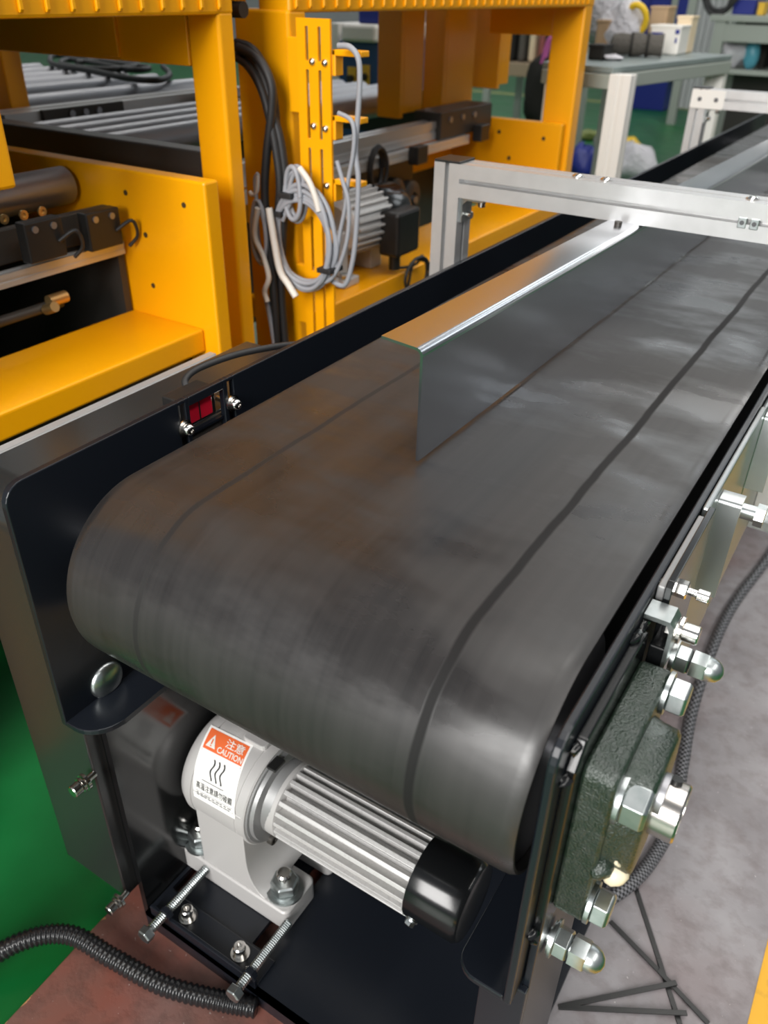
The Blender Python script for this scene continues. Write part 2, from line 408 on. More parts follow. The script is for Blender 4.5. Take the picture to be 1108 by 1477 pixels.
obj('slider_bed', MB().box(-1.40, -0.29, 1.62, 8.9, -1.05, -1.018), 'dark_steel', conv)
# left side plate: a folded plate with rounded corner, sensor window, and inward lip below
LX0, LX1, LT, LB = -1.600, -1.580, -0.985, -1.762
LN, LEND = 0.886, 9.6
mb = MB()
mb.prism([(LN, LB), (1.448, LB), (1.448, LT)]+arc(LN+0.055, LT-0.055, 0.055, 90, 180, 6), 0, LX0, LX1)
mb.box(LX0, LX1, 1.448, 1.474, LB, -1.16); mb.box(LX0, LX1, 1.448, 1.474, LT-0.012, LT)
mb.box(LX0, LX1, 1.474, 1.490, LB, LT)
mb.box(LX0, LX1, 1.490, 1.632, LB, -1.16); mb.box(LX0, LX1, 1.490, 1.632, LT-0.028, LT)
mb.box(LX0, LX1, 1.632, 1.650, LB, LT)
mb.box(LX0, LX1, 1.650, 1.676, LB, -1.16); mb.box(LX0, LX1, 1.650, 1.676, LT-0.012, LT)
mb.box(LX0, LX1, 1.676, LEND, LB, LT)
mb.prism([(LX1, LN), (LX1, LEND), (-1.452, LEND), (-1.452, LN+0.10)]+arc(-1.552, LN+0.10, 0.10, 0, -90, 8), 2, LB, LB+0.018)
obj('side_plate', mb, 'navy_paint', conv, bevel=0.003, label='tall folded navy plate standing along the left edge of the belt')
# right side plate
RX0, RX1, RT, RB, RN = -0.242, -0.224, -1.022, -1.822, 0.912
mb = MB()
mb.prism([(RN, RB), (LEND, RB), (LEND, RT)]+arc(RN+0.06, RT-0.06, 0.06, 90, 180, 6), 0, RX0, RX1)
mb.prism([(RX0, RN), (RX0, LEND), (-0.362, LEND)]+arc(-0.312, RN+0.05, 0.05, 180, 270, 6), 2, RB, RB+0.018)
obj('side_plate', mb, 'navy_paint', conv, bevel=0.004, label='folded navy plate along the right edge of the belt')
# carriage bolt head, left
cb = MB().lathe((LX1, 1.040, -1.705), (1, 0, 0), [(0, 0.056), (0.005, 0.056), (0.013, 0.049), (0.020, 0.034), (0.0235, 0.016), (0.0245, 0.001)], 28)
obj('carriage_bolt', cb, 'zinc', conv, smooth=50, label='domed zinc bolt head on the left plate')
# stand plates left, base plate with slots, stand right
obj('stand_plate', MB().box(-1.594, -1.582, 1.0, 2.7, BT, LB-0.001), 'black_gloss', conv)
obj('stand_plate', MB().box(-1.612, -1.6005, 1.004, 2.7, BT, -1.5), 'black_gloss', conv)
BZ = -2.80
mb = MB(); T = BZ-0.02
mb.box(-1.579, -1.565, 0.985, 2.6, T, BZ)
for x0, x1 in ((-1.565, -1.515), (-1.185, -1.135)):
    mb.box(x0, x1, 0.985, 1.105, T, BZ); mb.box(x0, x1, 1.53, 2.6, T, BZ)
mb.box(-1.515, -1.185, 0.985, 2.6, T, BZ); mb.box(-1.135, -0.225, 0.985, 2.6, T, BZ)
mb.box(-1.579, -0.225, 0.985, 1.004, BT, BZ)
obj('base_plate', mb, 'navy_paint', conv, label='dark navy base plate with long slots under the motor')
obj('stand_leg', MB().box(-0.312, -0.205, 0.955, 0.972, BT, RB-0.002).box(-0.222, -0.205, 0.972, 1.33, BT, -1.60), 'navy_paint', conv, bevel=0.003)
for y in (5.6, 8.2):
    for x in (-1.62, -0.222): obj('stand_leg', MB().box(x, x+0.02, y, y+0.35, BT, -1.5).box(x-0.05, x+0.07, y-0.02, y+0.37, BT, BT+0.02), 'navy_paint', conv)

# bearing mount on the right: spacer plate with weld beads, cast flange, boss, insert ring, bolts, grease nipple
obj('bearing_spacer', MB().prism([(0.965, -1.64), (1.35, -1.64), (1.35, -1.085), (1.335, -1.07), (1.0, -1.07), (0.965, -1.12)], 0, RX1, -0.203), 'black_gloss', conv, bevel=0.004)
for k, (y, z) in enumerate(((1.345, -1.068), (1.30, -1.064), (0.99, -1.085), (0.965, -1.14), (0.96, -1.60), (0.985, -1.655))):
    obj('weld_bead', MB().blob((RX1+0.006, y, z), 0.011, 0.022, 0.010, k, 0.3, 10, 6), 'black_gloss', conv, smooth=60)
FX0, FX1 = -0.203, -0.139
fl = obj('flange_bearing', MB().prism(rrect(1.000, 1.342, -1.572, -1.136, 0.030, 4), 0, FX0, FX1), 'green_cast', conv, smooth=40, bevel=0.007, label='rough green cast-iron flange bearing housing')
BCY, BCZ = 1.150, -1.315
def boss():
    mb = MB(); n = 40; rings = []
    for x, k in ((FX1-0.005, 1.05), (-0.120, 1.0), (-0.090, 0.985), (-0.083, 0.93), (-0.081, 0.80)):
        ring = []
        for i in range(n):
            a = 2*PI*i/n; c, s = math.cos(a), math.sin(a); e = 2.9
            r = 0.128*k/((abs(c)**e+abs(s)**e)**(1/e)); ring.append((x, BCY+r*c, BCZ+r*s*1.12))
        rings.append(ring)
    vs = [p for r in rings for p in r]; fs = [(k*n+i, k*n+(i+1) % n, (k+1)*n+(i+1) % n, (k+1)*n+i) for k in range(4) for i in range(n)]
    fs.append(tuple(range(4*n, 5*n))); return mb.add(vs, fs)
obj('bearing_boss', boss(), 'green_cast', fl, smooth=45)
obj('insert_ring', MB().lathe((-0.095, 1.140, -1.300), (1, 0, 0), [(0, 0.058), (0.058, 0.058), (0.062, 0.055), (0.062, 0.044), (0.050, 0.043), (0.050, 0.001)], 36, cap=False), 'turned_steel', fl, smooth=35, label='bright turned steel ring around the shaft end')
obj('shaft_end', MB().cyl((-0.10, 1.140, -1.300), (1, 0, 0), 0.052, 0.0425, 28), 'bright_steel', fl, smooth=35)
obj('set_screw', MB().cyl((-0.062, 1.158, -1.249), (0, 0.3, 1), 0.012, 0.012, 12), 'black_plastic', fl, smooth=40)
def hexbolt(parent, x, y, z, af, h, ph=0.0, washer=True, m='zinc'):
    b = obj('hex_bolt', MB().hexnut((x+0.010, y, z), (1, 0, 0), h, af, ph), m, parent, bevel=0.0015)
    if washer: obj('washer', MB().cyl((x, y, z), (1, 0, 0), 0.009, af*0.66, 24), m, parent, smooth=40)
    return b
hexbolt(fl, FX1, 1.300, -1.172, 0.068, 0.036, 0.3)
hexbolt(fl, FX1, 1.064, -1.236, 0.080, 0.046, 0.5)
hexbolt(fl, FX1, 1.036, -1.528, 0.066, 0.034, 0.2)
hexbolt(fl, FX1, 1.290, -1.510, 0.066, 0.034, 0.2)
gn = obj('grease_nipple', MB().lathe((-0.125, 1.050, -1.405), (0.75, -0.55, -0.35), [(0, 0.020), (0.006, 0.026), (0.030, 0.026), (0.040, 0.019), (0.045, 0.005)], 18), 'nipple_yellow', fl, smooth=50, label='pale yellow grease nipple cap')
obj('tether', MB().tube([(-0.112, 1.045, -1.395), (-0.104, 1.030, -1.375), (-0.110, 1.02, -1.36)], 0.004, 6), 'nipple_yellow', fl, smooth=60)
obj('casting_rib', MB().blob((-0.135, 1.030, -1.395), 0.024, 0.035, 0.026, 3, 0.1), 'green_cast', fl, smooth=60)
# dome nuts
def domenut(parent, x, y, z, af, h, m='zinc'):
    n = obj('dome_nut', MB().lathe((x, y, z), (1, 0, 0), [(0, af*0.577), (h*0.45, af*0.577), (h*0.5, af*0.53)], 6, 0.3).lathe((x+h*0.48, y, z), (1, 0, 0), [(0, af*0.50), (h*0.18, af*0.49), (h*0.36, af*0.40), (h*0.48, af*0.24), (h*0.53, 0.002)], 20), m, parent, smooth=35)
    obj('lock_nut', MB().hexnut((x-h*0.50, y, z), (1, 0, 0), h*0.46, af, 0.3), m, n, bevel=0.001)
    obj('washer', MB().cyl((x-h*0.58, y, z), (1, 0, 0), h*0.08, af*0.72, 24).cyl((x-h*0.66, y, z), (1, 0, 0), h*0.08, af*0.62, 24), m, n, smooth=40)
    return n
domenut(conv, -0.152, 1.052, -1.735, 0.060, 0.072)
obj('stud', MB().cyl((-0.25, 1.052, -1.735), (1, 0, 0), 0.10, 0.02, 14), 'zinc', conv, smooth=40)

# belt tension plates and brackets behind the bearing, right outer side
obj('tension_plate', MB().prism([(1.415, -1.30), (1.415, -1.012), (1.425, -1.0), (1.76, -1.0), (1.76, -1.42), (1.52, -1.46)], 0, -0.205, -0.190), 'black_gloss', conv, bevel=0.002)
obj('foam_strip', MB().box(-0.222, -0.206, 1.43, 1.75, -1.06, -1.024), 'flange_grey', conv, bevel=0.003)
obj('bent_bracket', MB().prism([(-1.045, -0.222), (-1.045, -0.170), (-1.060, -0.160), (-1.16, -0.160), (-1.16, -0.168), (-1.07, -0.168), (-1.055, -0.175), (-1.055, -0.222)], 1, 1.352, 1.408), 'zinc', conv, smooth=30)
tb = obj('stud', MB().cyl((-0.225, 1.475, -1.045), (1, 0, 0), 0.10, 0.008, 12).hexnut((-0.190, 1.475, -1.045), (1, 0, 0), 0.022, 0.034), 'bright_steel', conv, smooth=35)
obj('socket_head', MB().cyl((-0.150, 1.475, -1.045), (1, 0, 0), 0.026, 0.013, 16, bev=0.002), 'bright_steel', tb, smooth=40)
t2 = obj('clamp_bolt', MB().hexnut((-0.180, 1.40, -1.09), (1, 0, 0), 0.024, 0.044).cyl((-0.156, 1.40, -1.09), (1, 0, 0), 0.006, 0.030, 20), 'bright_steel', conv, smooth=35)
obj('socket_head', MB().cyl((-0.150, 1.40, -1.09), (1, 0, 0), 0.034, 0.020, 20, bev=0.003), 'bright_steel', t2, smooth=40)
obj('slot_block', MB().box(-0.200, -0.165, 1.36, 1.44, -1.26, -1.12), 'black_gloss', conv, bevel=0.004)
domenut(conv, -0.118, 1.430, -1.185, 0.054, 0.064)
# outer cover panels further along the right side
p = obj('cover_panel', MB().prism([(1.78, -1.02), (2.45, -1.02), (2.45, -1.80), (1.95, -1.80), (1.78, -1.52)], 0, -0.222, -0.206), 'zinc_sheet', conv, bevel=0.004)
p = obj('cover_panel', MB().box(-0.222, -0.206, 2.47, 4.6, -1.80, -1.03), 'zinc_sheet', conv, bevel=0.008)
for y, zl in ((1.90, -1.34), (2.46, -1.30)):
    q = [(y, zl), (y+0.008, zl), (y+0.008, -1.066), (y+0.014, -1.060), (y+0.05, -1.060), (y+0.05, -1.050), (y+0.012, -1.050), (y+0.003, -1.056), (y, -1.064)]
    obj('bent_bracket', MB().prism(q, 0, -0.205, -0.150), 'zinc_sheet', conv, smooth=50)
pv = obj('pivot_stud', MB().cyl((-0.206, 2.14, -1.20), (1, 0, 0), 0.09, 0.022, 18).cyl((-0.13, 2.14, -1.20), (1, 0, 0), 0.024, 0.032, 6), 'zinc', conv, smooth=35)

# ================================================================ CHAIN GUARD beside the left plate
gd = thing('chain_guard', (-1.78, 1.5, FL), 'dark grey sheet-metal chain guard left of the belt, rounded at its top front', 'guard')
GX0, GX1, GY0, GY1, GT, GB = -1.925, -1.616, 0.95, 2.13, -1.095, -2.70
obj('cover', MB().prism([(GY0, GB), (GY1, GB), (GY1, GT)]+arc(GY0+0.11, GT-0.11, 0.11, 90, 180, 8), 0, GX0, GX1), 'guard_paint', gd, smooth=35, bevel=0.006)
for k in range(3):
    obj('foot', MB().box(GX0+0.04, GX1-0.04, 1.1+k*0.42, 1.2+k*0.42, FL, GB), 'guard_paint', gd)
for x, z in ((-1.612, -2.045), (-1.602, -2.655)):
    b = obj('cap_screw', MB().cyl((x, GY0-0.085, z), (0, 1, 0), 0.030, 0.020, 18, bev=0.003), 'bright_steel', gd, smooth=40)
    obj('washer', MB().cyl((x, GY0-0.054, z), (0, 1, 0), 0.008, 0.024, 20).cyl((x, GY0-0.042, z), (0, 1, 0), 0.010, 0.028, 20).cyl((x, GY0-0.058, z), (0, 1, 0), 0.059, 0.011, 14), 'bright_steel', b, smooth=40)

# aluminium frame rail left of the guard
af = thing('profile_stand', (-1.965, 1.0, FL), 'silver aluminium profile rail running along the outside of the chain guard', 'rail')
AX0, AX1, AZ = -2.005, -1.93, -1.12
def profile(mb, x0, x1, y0, y1, z0, z1, ax, g=0.22, d=0.06):
    """extruded slot profile: rectangle with a groove in the middle of each long face"""
    if ax == 1: a0, a1, b0, b1 = z0, z1, x0, x1
    elif ax == 2: a0, a1, b0, b1 = x0, x1, y0, y1
    else: a0, a1, b0, b1 = y0, y1, z0, z1
    ga = (a1-a0)*g/2; gb = (b1-b0)*g/2; da = (a1-a0)*d; db = (b1-b0)*d; am = (a0+a1)/2; bm_ = (b0+b1)/2
    q = [(a0, b0), (am-ga, b0), (am-ga, b0+db), (am+ga, b0+db), (am+ga, b0), (a1, b0), (a1, bm_-gb), (a1-da, bm_-gb), (a1-da, bm_+gb), (a1, bm_+gb),
         (a1, b1), (am+ga, b1), (am+ga, b1-db), (am-ga, b1-db), (am-ga, b1), (a0, b1), (a0, bm_+gb), (a0+da, bm_+gb), (a0+da, bm_-gb), (a0, bm_-gb)]
    return mb.prism(q, ax, *((y0, y1) if ax == 1 else (z0, z1) if ax == 2 else (x0, x1)))
obj('rail', profile(MB(), AX0, AX1, 0.2, 2.02, AZ-0.10, AZ, 1), 'aluminium', af)
for y in (0.22, 1.9): obj('leg', profile(MB(), AX0, AX1, y, y+0.1, FL, AZ-0.10, 2), 'aluminium', af)

# ================================================================ GANTRIES over the belt
def gantry(y, zt, label, corner):
    g = thing('aluminium_gantry', (-0.9, y, FL), label, 'gantry', 'aluminium gantries over the belt')
    x0, x1, w = -1.718, -1.602, 0.126
    obj('post', profile(MB(), x0, x1, y, y+w, -1.75, zt, 2, 0.16, 0.34), 'aluminium', g)
    obj('end_cap', MB().box(x0-0.001, x1+0.001, y-0.001, y+w+0.001, zt, zt+0.010), 'black_plastic', g, bevel=0.003)
    obj('post', profile(MB(), -0.204, -0.088, y, y+w, -1.75, zt, 2, 0.16, 0.34), 'aluminium', g)
    obj('beam', profile(MB(), x1, -0.204, y, y+w, zt-w, zt, 0, 0.14, 0.34), 'aluminium', g)
    for xx, yy in ((x0, y), (-0.204, y)): obj('foot_bracket', MB().box(xx-0.0, xx+0.116, yy-0.02, yy+w+0.02, -1.79, -1.75), 'zinc', g)
    for s in (0,):
        br = obj('corner_bracket', MB().prism([(zt-w, x1), (zt-w-0.012, x1), (zt-w-0.012, x1+0.0)]+[(zt-w-0.10, x1), (zt-w-0.10, x1+0.012), (zt-w-0.03, x1+0.012), (zt-w-0.012, x1+0.03), (zt-w-0.012, x1+0.105), (zt-w, x1+0.105)], 1, y+0.02, y+w-0.02), 'zinc', g, smooth=30)
        obj('cap_screw', MB().cyl((x1+0.012, y+w/2, zt-w-0.075), (1, 0, 0), 0.026, 0.015, 14, bev=0.003), 'bright_steel', br, smooth=40)
        obj('cap_screw', MB().cyl((x1+0.078, y+w/2, zt-w-0.012), (0, 0, -1), 0.026, 0.015, 14, bev=0.003), 'bright_steel', br, smooth=40)
    if corner:
        jp = obj('joint_plate', MB().prism(rrect(zt-0.128, zt-0.004, x0+0.002, x0+0.245, 0.012, 3), 1, y-0.014, y), 'white_paint', g)
        for xx in (x0+0.065, x0+0.185): obj('bolt_recess', MB().cyl((xx, y-0.0155, zt-0.066), (0, 1, 0), 0.004, 0.016, 12), 'slot_dark', jp)
    else:
        for k, xx in enumerate((-0.505, -0.465)):
            n = obj('slot_nut', MB().box(xx-0.014, xx+0.014, y-0.006, y+0.012, zt-0.085, zt-0.050), 'zinc', g, bevel=0.002)
            obj('thread_hole', MB().cyl((xx, y-0.0075, zt-0.067), (0, 1, 0), 0.003, 0.008, 10), 'slot_dark', n)
        for xx in (-1.13, -1.02, -0.50):
            obj('button_screw', MB().lathe((xx, y+0.055, zt), (0, 0, 1), [(0, 0.022), (0.004, 0.022), (0.010, 0.014), (0.011, 0.001)], 14), 'bright_steel', g, smooth=50)
    return g
gantry(3.10, -0.594, 'near aluminium profile gantry spanning the belt above the steel guide rail', False)
gantry(7.03, -0.608, 'far aluminium profile gantry with white corner plate, beyond the near gantry', True)

# ================================================================ STEEL GUIDE RAIL on the belt
def guide():
    ang = math.atan(0.0125); ca, sa = math.cos(ang), math.sin(ang)
    zt, zb, r, th = -0.697, -0.990, 0.020, 0.007
    prof = [(0, zb), (0, zt-r)]+arc(-r, zt-r, r, 0, 90, 6)+[(-0.125, zt)]
    inn = [(-0.125, zt-th)]+arc(-r, zt-r, r-th, 90, 0, 6)+[(-th, zt-r), (-th, zb)]
    poly = prof+inn
    def pt(x, y, z): return (-0.863+x*ca+y*sa, 1.546-x*sa+y*ca, z)
    n = len(poly); Lg = 7.6
    # square-cut end with a rounded flange corner
    sl = -0.0142
    vs = []
    for (x, z) in poly:
        y0 = 0.0
        if x < -0.10: y0 = 0.016
        vs.append(pt(x, y0, z))
    vs += [pt(x, Lg, z+(sl*Lg if z > -0.9 else 0)) for x, z in poly]
    return MB().add(vs, [tuple(range(n-1, -1, -1)), tuple(range(n, 2*n))]+[(i, (i+1) % n, n+(i+1) % n, n+i) for i in range(n)])
gr = thing('guide_rail', (-0.85, 1.6, -0.99), 'bent stainless steel guide rail standing lengthwise on the black belt', 'guide rail')
obj('angle_sheet', guide(), 'stainless', gr, smooth=35)
for y, zb_ in ((3.16, -0.594-0.126), (7.09, -0.608-0.126)):
    x = -0.863+0.0125*(y-1.546); zg = -0.697-0.0142*(y-1.546)
    obj('hanger_bolt', MB().cyl((x-0.06, y, zg-0.03), (0, 0, 1), zb_-zg+0.03, 0.014, 12).hexnut((x-0.06, y, zg-0.004), (0, 0, -1), 0.02, 0.04), 'dark_steel', gr, smooth=30)
    obj('hanger_bolt', MB().cyl((x-0.07, y-0.12, zg-0.02), (0, 0, 1), 0.036, 0.014, 12), 'dark_steel', gr, smooth=30)

# ================================================================ PHOTO SENSOR behind the window of the left plate
ps = thing('photo_sensor', (-1.64, 1.56, -1.16), 'small photo sensor with red lens in the window of the left side plate', 'sensor')
obj('housing', MB().box(-1.685, -1.615, 1.485, 1.63, -1.098, -1.005), 'black_plastic', ps, bevel=0.005)
obj('lens', MB().box(-1.617, -1.604, 1.505, 1.605, -1.085, -1.022), 'red_lens', ps, bevel=0.003)
obj('lens_rib', MB().box(-1.606, -1.603, 1.548, 1.553, -1.085, -1.022), 'black_plastic', ps)
obj('shelf', MB().box(-1.62, -1.588, 1.495, 1.628, -1.108, -1.100), 'navy_paint', ps)
obj('back_plate', MB().box(-1.612, -1.603, 1.43, 1.70, -1.158, -1.098), 'dark_steel', ps)
for y, z in ((1.461, -1.070), (1.663, -1.070)):
    sc = obj('button_screw', MB().lathe((-1.5795, y, z), (1, 0, 0), [(0.010, 0.017), (0.020, 0.017), (0.028, 0.011), (0.029, 0.006), (0.024, 0.0055), (0.024, 0.0005)], 18), 'bright_steel', ps, smooth=45)
    obj('washer', MB().cyl((-1.5795, y, z), (1, 0, 0), 0.004, 0.026, 22).cyl((-1.576, y, z), (1, 0, 0), 0.006, 0.021, 18), 'bright_steel', sc, smooth=40)
    obj('shank', MB().cyl((-1.64, y, z), (1, 0, 0), 0.062, 0.009, 12), 'bright_steel', sc, smooth=40)
sw = MB().tube([(-1.68, 1.585, -1.02), (-1.70, 1.60, -1.0), (-1.70, 1.66, -0.985), (-1.665, 1.78, -0.975), (-1.63, 1.90, -0.982), (-1.615, 2.0, -1.00), (-1.612, 2.1, -1.03)], 0.0105, 10)
obj('cable', sw, 'black_rubber', ps, smooth=60)

# ================================================================ GEAR MOTOR under the belt
gm = thing('gear_motor', (-1.2, 1.4, BZ), 'light grey gear motor with finned body and caution sticker, under the belt', 'motor')
MY, MZ = 1.40, -2.355
GR = 0.200
hs = obj('gearbox', MB().lathe((-1.575, MY, MZ), (1, 0, 0), [(0, 0.10), (0.004, 0.155), (0.022, 0.186), (0.05, GR), (0.075, GR), (0.076, GR-0.004), (0.080, GR-0.004), (0.081, GR), (0.27, GR), (0.272, GR-0.003), (0.276, GR-0.003), (0.278, GR), (0.305, GR), (0.31, GR-0.004)], 64), 'cast_grey', gm, smooth=35)
# pedestal: front flush with the housing, flaring into the feet
pd = MB()
def ped(y0, y1):
    x0, x1 = -1.487, -1.275
    n = 8; prof = [(x0, MZ+0.02)]
    prof = [(x0, -2.69), (x0, -2.30), (x1, -2.30), (x1, -2.54)]+[(x1+0.075-0.075*math.cos(PI/2*i/n), -2.54-0.13*math.sin(PI/2*i/n)-0.02*i/n) for i in range(1, n+1)]
    return [(z, x) for x, z in prof]
obj('pedestal', MB().prism(ped(0, 0), 1, 1.205, 1.60), 'cast_grey', gm, smooth=40, bevel=0.008)
def pad(x0, x1, y0, y1): return MB().prism(rrect(x0, x1, y0, y1, 0.022, 4), 2, BZ, -2.69)
obj('foot', MB().prism(rrect(-1.60, -1.105, 1.20, 1.37, 0.024, 4), 2, BZ, -2.695), 'cast_grey', gm, smooth=40, bevel=0.008)
obj('foot', MB().prism(rrect(-1.60, -1.105, 1.45, 1.61, 0.024, 4), 2, BZ, -2.695), 'cast_grey', gm, smooth=40, bevel=0.008)
for x, y in ((-1.168, 1.275), (-1.548, 1.262), (-1.168, 1.53), (-1.548, 1.53)):
    n = obj('hex_nut', MB().hexnut((x, y, -2.677), (0, 0, 1), 0.044, 0.088, 0.25), 'zinc', gm, bevel=0.0015)
    obj('washer', MB().cyl((x, y, -2.695), (0, 0, 1), 0.009, 0.066, 28).cyl((x, y, -2.686), (0, 0, 1), 0.009, 0.050, 24), 'zinc', n, smooth=40)
    obj('stud', MB().cyl((x, y, -2.64), (0, 0, 1), 0.048, 0.027, 18, bev=0.006), 'bright_steel', n, smooth=40)
# motor flange, recess, and body
obj('motor_flange', MB().lathe((-1.268, MY, MZ), (1, 0, 0), [(0, GR-0.012), (0.010, GR-0.012), (0.012, 0.178), (0.026, 0.175), (0.028, 0.140), (0.06, 0.136)], 56), 'flange_grey', gm, smooth=35)
obj('gasket_plate', MB().box(-1.262, -1.226, 1.335, 1.39, -2.178, -2.166), 'black_plastic', gm, bevel=0.002)
obj('motor_collar', MB().lathe((-1.232, MY, MZ-0.004), (1, 0, 0), [(0, 0.120), (0.002, 0.138), (0.04, 0.138), (0.044, 0.13)], 48), 'cast_grey', gm, smooth=35)
sc = obj('flange_screw', MB().lathe((-1.245, 1.305, -2.495), (1, 0, 0), [(0, 0.020), (0.018, 0.020), (0.020, 0.018), (0.020, 0.010), (0.012, 0.009), (0.012, 0.001)], 16, cap=False), 'dark_steel', gm, smooth=40)
MX0, MX1, MR = -1.19, -0.690, 0.100
core = obj('motor_body', MB().cyl((MX0, MY, MZ-0.006), (1, 0, 0), MX1-MX0, MR, 48), 'fin_grey', gm, smooth=40)
nf = 22
for i in range(nf):
    a = 2*PI*(i+0.3)/nf; c, s = math.cos(a), math.sin(a)
    t0, t1 = 0.0095, 0.0075; r0_, r1_ = MR-0.01, MR+0.037
    def P(x, r, t): return (x, MY+c*r-s*t, MZ-0.006+s*r+c*t)
    vs = [P(MX0, r0_, -t0), P(MX0, r1_, -t1), P(MX0, r1_, t1), P(MX0, r0_, t0), P(MX1, r0_, -t0), P(MX1, r1_, -t1), P(MX1, r1_, t1), P(MX1, r0_, t0)]
    obj('cooling_fin', MB().add(vs, [(0, 1, 2, 3), (7, 6, 5, 4), (0, 4, 5, 1), (1, 5, 6, 2), (2, 6, 7, 3), (3, 7, 4, 0)]), 'fin_grey', core, bevel=0.002)
fc = obj('fan_cover', MB().lathe((MX1, MY, MZ-0.006), (1, 0, 0), [(0, MR+0.034), (0.165, MR+0.034), (0.180, MR+0.024), (0.184, MR+0.005), (0.184, 0.001)], 48), 'black_gloss', gm, smooth=40, label='black fan cover at the end of the motor')
obj('cover_screw', MB().cyl((MX1+0.022, MY-0.105, MZ-0.088), (-0.15, -0.78, -0.62), 0.006, 0.022, 18).hexnut((MX1+0.021, MY-0.110, MZ-0.092), (-0.15, -0.78, -0.62), 0.016, 0.030), 'zinc', fc, smooth=30)
# caution sticker wrapped round the gearbox (s across, t down, both 0..1)
def stick(s, t, h=0.0):
    w = 0.182; L = 0.248
    a = math.radians(100.5); xx = -1.525+s*w+t*0.050-0.004; d = t*L+s*(-0.008)
    r = GR+0.0012+h; th = a+d/GR
    if th > PI:      # below the middle it lies flat on the pedestal
        return (xx, 1.2-0.0012-h, MZ-(th-PI)*GR)
    return (xx, MY+r*math.cos(th), MZ+r*math.sin(th))
def sheet(s0, s1, t0, t1, h, th=0.0006):
    n, m = 4, 16; mb = MB(); vs = []
    for k in (0, 1):
        for j in range(m+1):
            for i in range(n+1): vs.append(stick(s0+(s1-s0)*i/n, t0+(t1-t0)*j/m, h-k*th))
    fs = []; q = (n+1)*(m+1)
    for j in range(m):
        for i in range(n):
            a = j*(n+1)+i; fs.append((a, a+1, a+n+2, a+n+1)); fs.append((q+a, q+a+n+1, q+a+n+2, q+a+1))
    for j in range(m):
        for i in (0, n): a = j*(n+1)+i; fs.append((a, a+n+1, q+a+n+1, q+a))
    for i in range(n):
        for j in (0, m): a = j*(n+1)+i; fs.append((a, a+1, q+a+1, q+a))
    return mb.add(vs, fs)
stk = obj('caution_sticker', sheet(0, 1, 0, 1, 0.0006), 'sticker_white', hs, smooth=60, label='white and orange caution sticker')
def on_sticker(name, m, text, s0, s1, t0, t1, bold=0.0):
    cu = bpy.data.curves.new(name, 'FONT'); cu.body = text; cu.size = 1; cu.offset = bold; cu.resolution_u = 3
    to = bpy.data.objects.new(name, cu); C.objects.link(to)
    dg = bpy.context.evaluated_depsgraph_get(); me = to.evaluated_get(dg).to_mesh()
    vs = [v.co.copy() for v in me.vertices]; fs = [tuple(p.vertices) for p in me.polygons]
    to.evaluated_get(dg).to_mesh_clear(); bpy.data.objects.remove(to); bpy.data.curves.remove(cu)
    if not vs: return
    x0 = min(v.x for v in vs); x1 = max(v.x for v in vs); y0 = min(v.y for v in vs); y1 = max(v.y for v in vs)
    mb = MB(); mb.v = [Vector(stick(s0+(s1-s0)*(v.x-x0)/(x1-x0), t1-(t1-t0)*(v.y-y0)/(y1-y0), 0.0022)) for v in vs]; mb.f = fs
    me2 = bpy.data.meshes.new(name); me2.from_pydata([W(v)-wloc(hs) for v in mb.v], [], mb.f); me2.materials.append(MATS[m])
    o = bpy.data.objects.new(name, me2); C.objects.link(o); o.parent = hs
    return o
obj('sticker_band', sheet(0.045, 0.955, 0.035, 0.315, 0.0012), 'sticker_orange', hs, smooth=60)
on_sticker('sticker_text', 'white_plastic', 'CAUTION', 0.36, 0.94, 0.215, 0.295, 0.02)
on_sticker('sticker_characters', 'white_plastic', '注意', 0.48, 0.90, 0.065, 0.190, 0.01)
tri = MB()
for k in range(9):
    t = 0.10+0.175*k/8; hw = 0.002+0.108*k/8; tri.v += [Vector(stick(0.20+hw*q, t, 0.0022)) for q in (-1, -0.5, 0, 0.5, 1)]
    if k: tri.f += [(5*k-5+q, 5*k-4+q, 5*k+1+q, 5*k+q) for q in range(4)]
obj('warning_triangle', tri, 'white_plastic', hs)
exm = MB()
for t0, t1 in ((0.165, 0.190), (0.190, 0.215), (0.215, 0.232), (0.245, 0.262)):
    o = len(exm.v); exm.v += [Vector(stick(s_, t_, 0.0032)) for s_, t_ in ((0.186, t0), (0.214, t0), (0.214, t1), (0.186, t1))]; exm.f.append((o, o+1, o+2, o+3))
obj('exclamation_mark', exm, 'sticker_orange', hs)
for k in range(3):
    mb = MB(); n = 14
    for i in range(n+1):
        t = 0.39+0.265*i/n; s = 0.39+0.115*k+0.028*math.sin(2*PI*1.25*i/n)
        mb.v += [Vector(stick(s-0.016, t, 0.0022)), Vector(stick(s+0.016, t, 0.0022))]
        if i: mb.f.append((2*i-2, 2*i-1, 2*i+1, 2*i))
    obj('heat_wave', mb, 'print_black', hs)
def bar(s0, s1, t0, t1, m):
    mb = MB(); mb.v = [Vector(stick(s, t, 0.0022)) for s, t in ((s0, t0), (s1, t0), (s1, t1), (s0, t1))]; mb.f = [(0, 1, 2, 3)]
    return obj('printed_line', mb, m, hs)
bar(0.20, 0.72, 0.690, 0.697, 'print_black'); bar(0.05, 0.95, 0.865, 0.869, 'print_grey')
bar(0.045, 0.052, 0.33, 0.93, 'print_grey'); bar(0.948, 0.955, 0.33, 0.93, 'print_grey')
on_sticker('sticker_characters', 'print_black', '高溫注意請勿碰觸', 0.08, 0.93, 0.735, 0.830)
for k, t in enumerate((0.885, 0.915)):
    for j in range(9):
        a = 0.09+j*0.093; bar(a, a+0.05+0.03*((j*7+k) % 3)/2, t, t+0.013, 'print_grey')
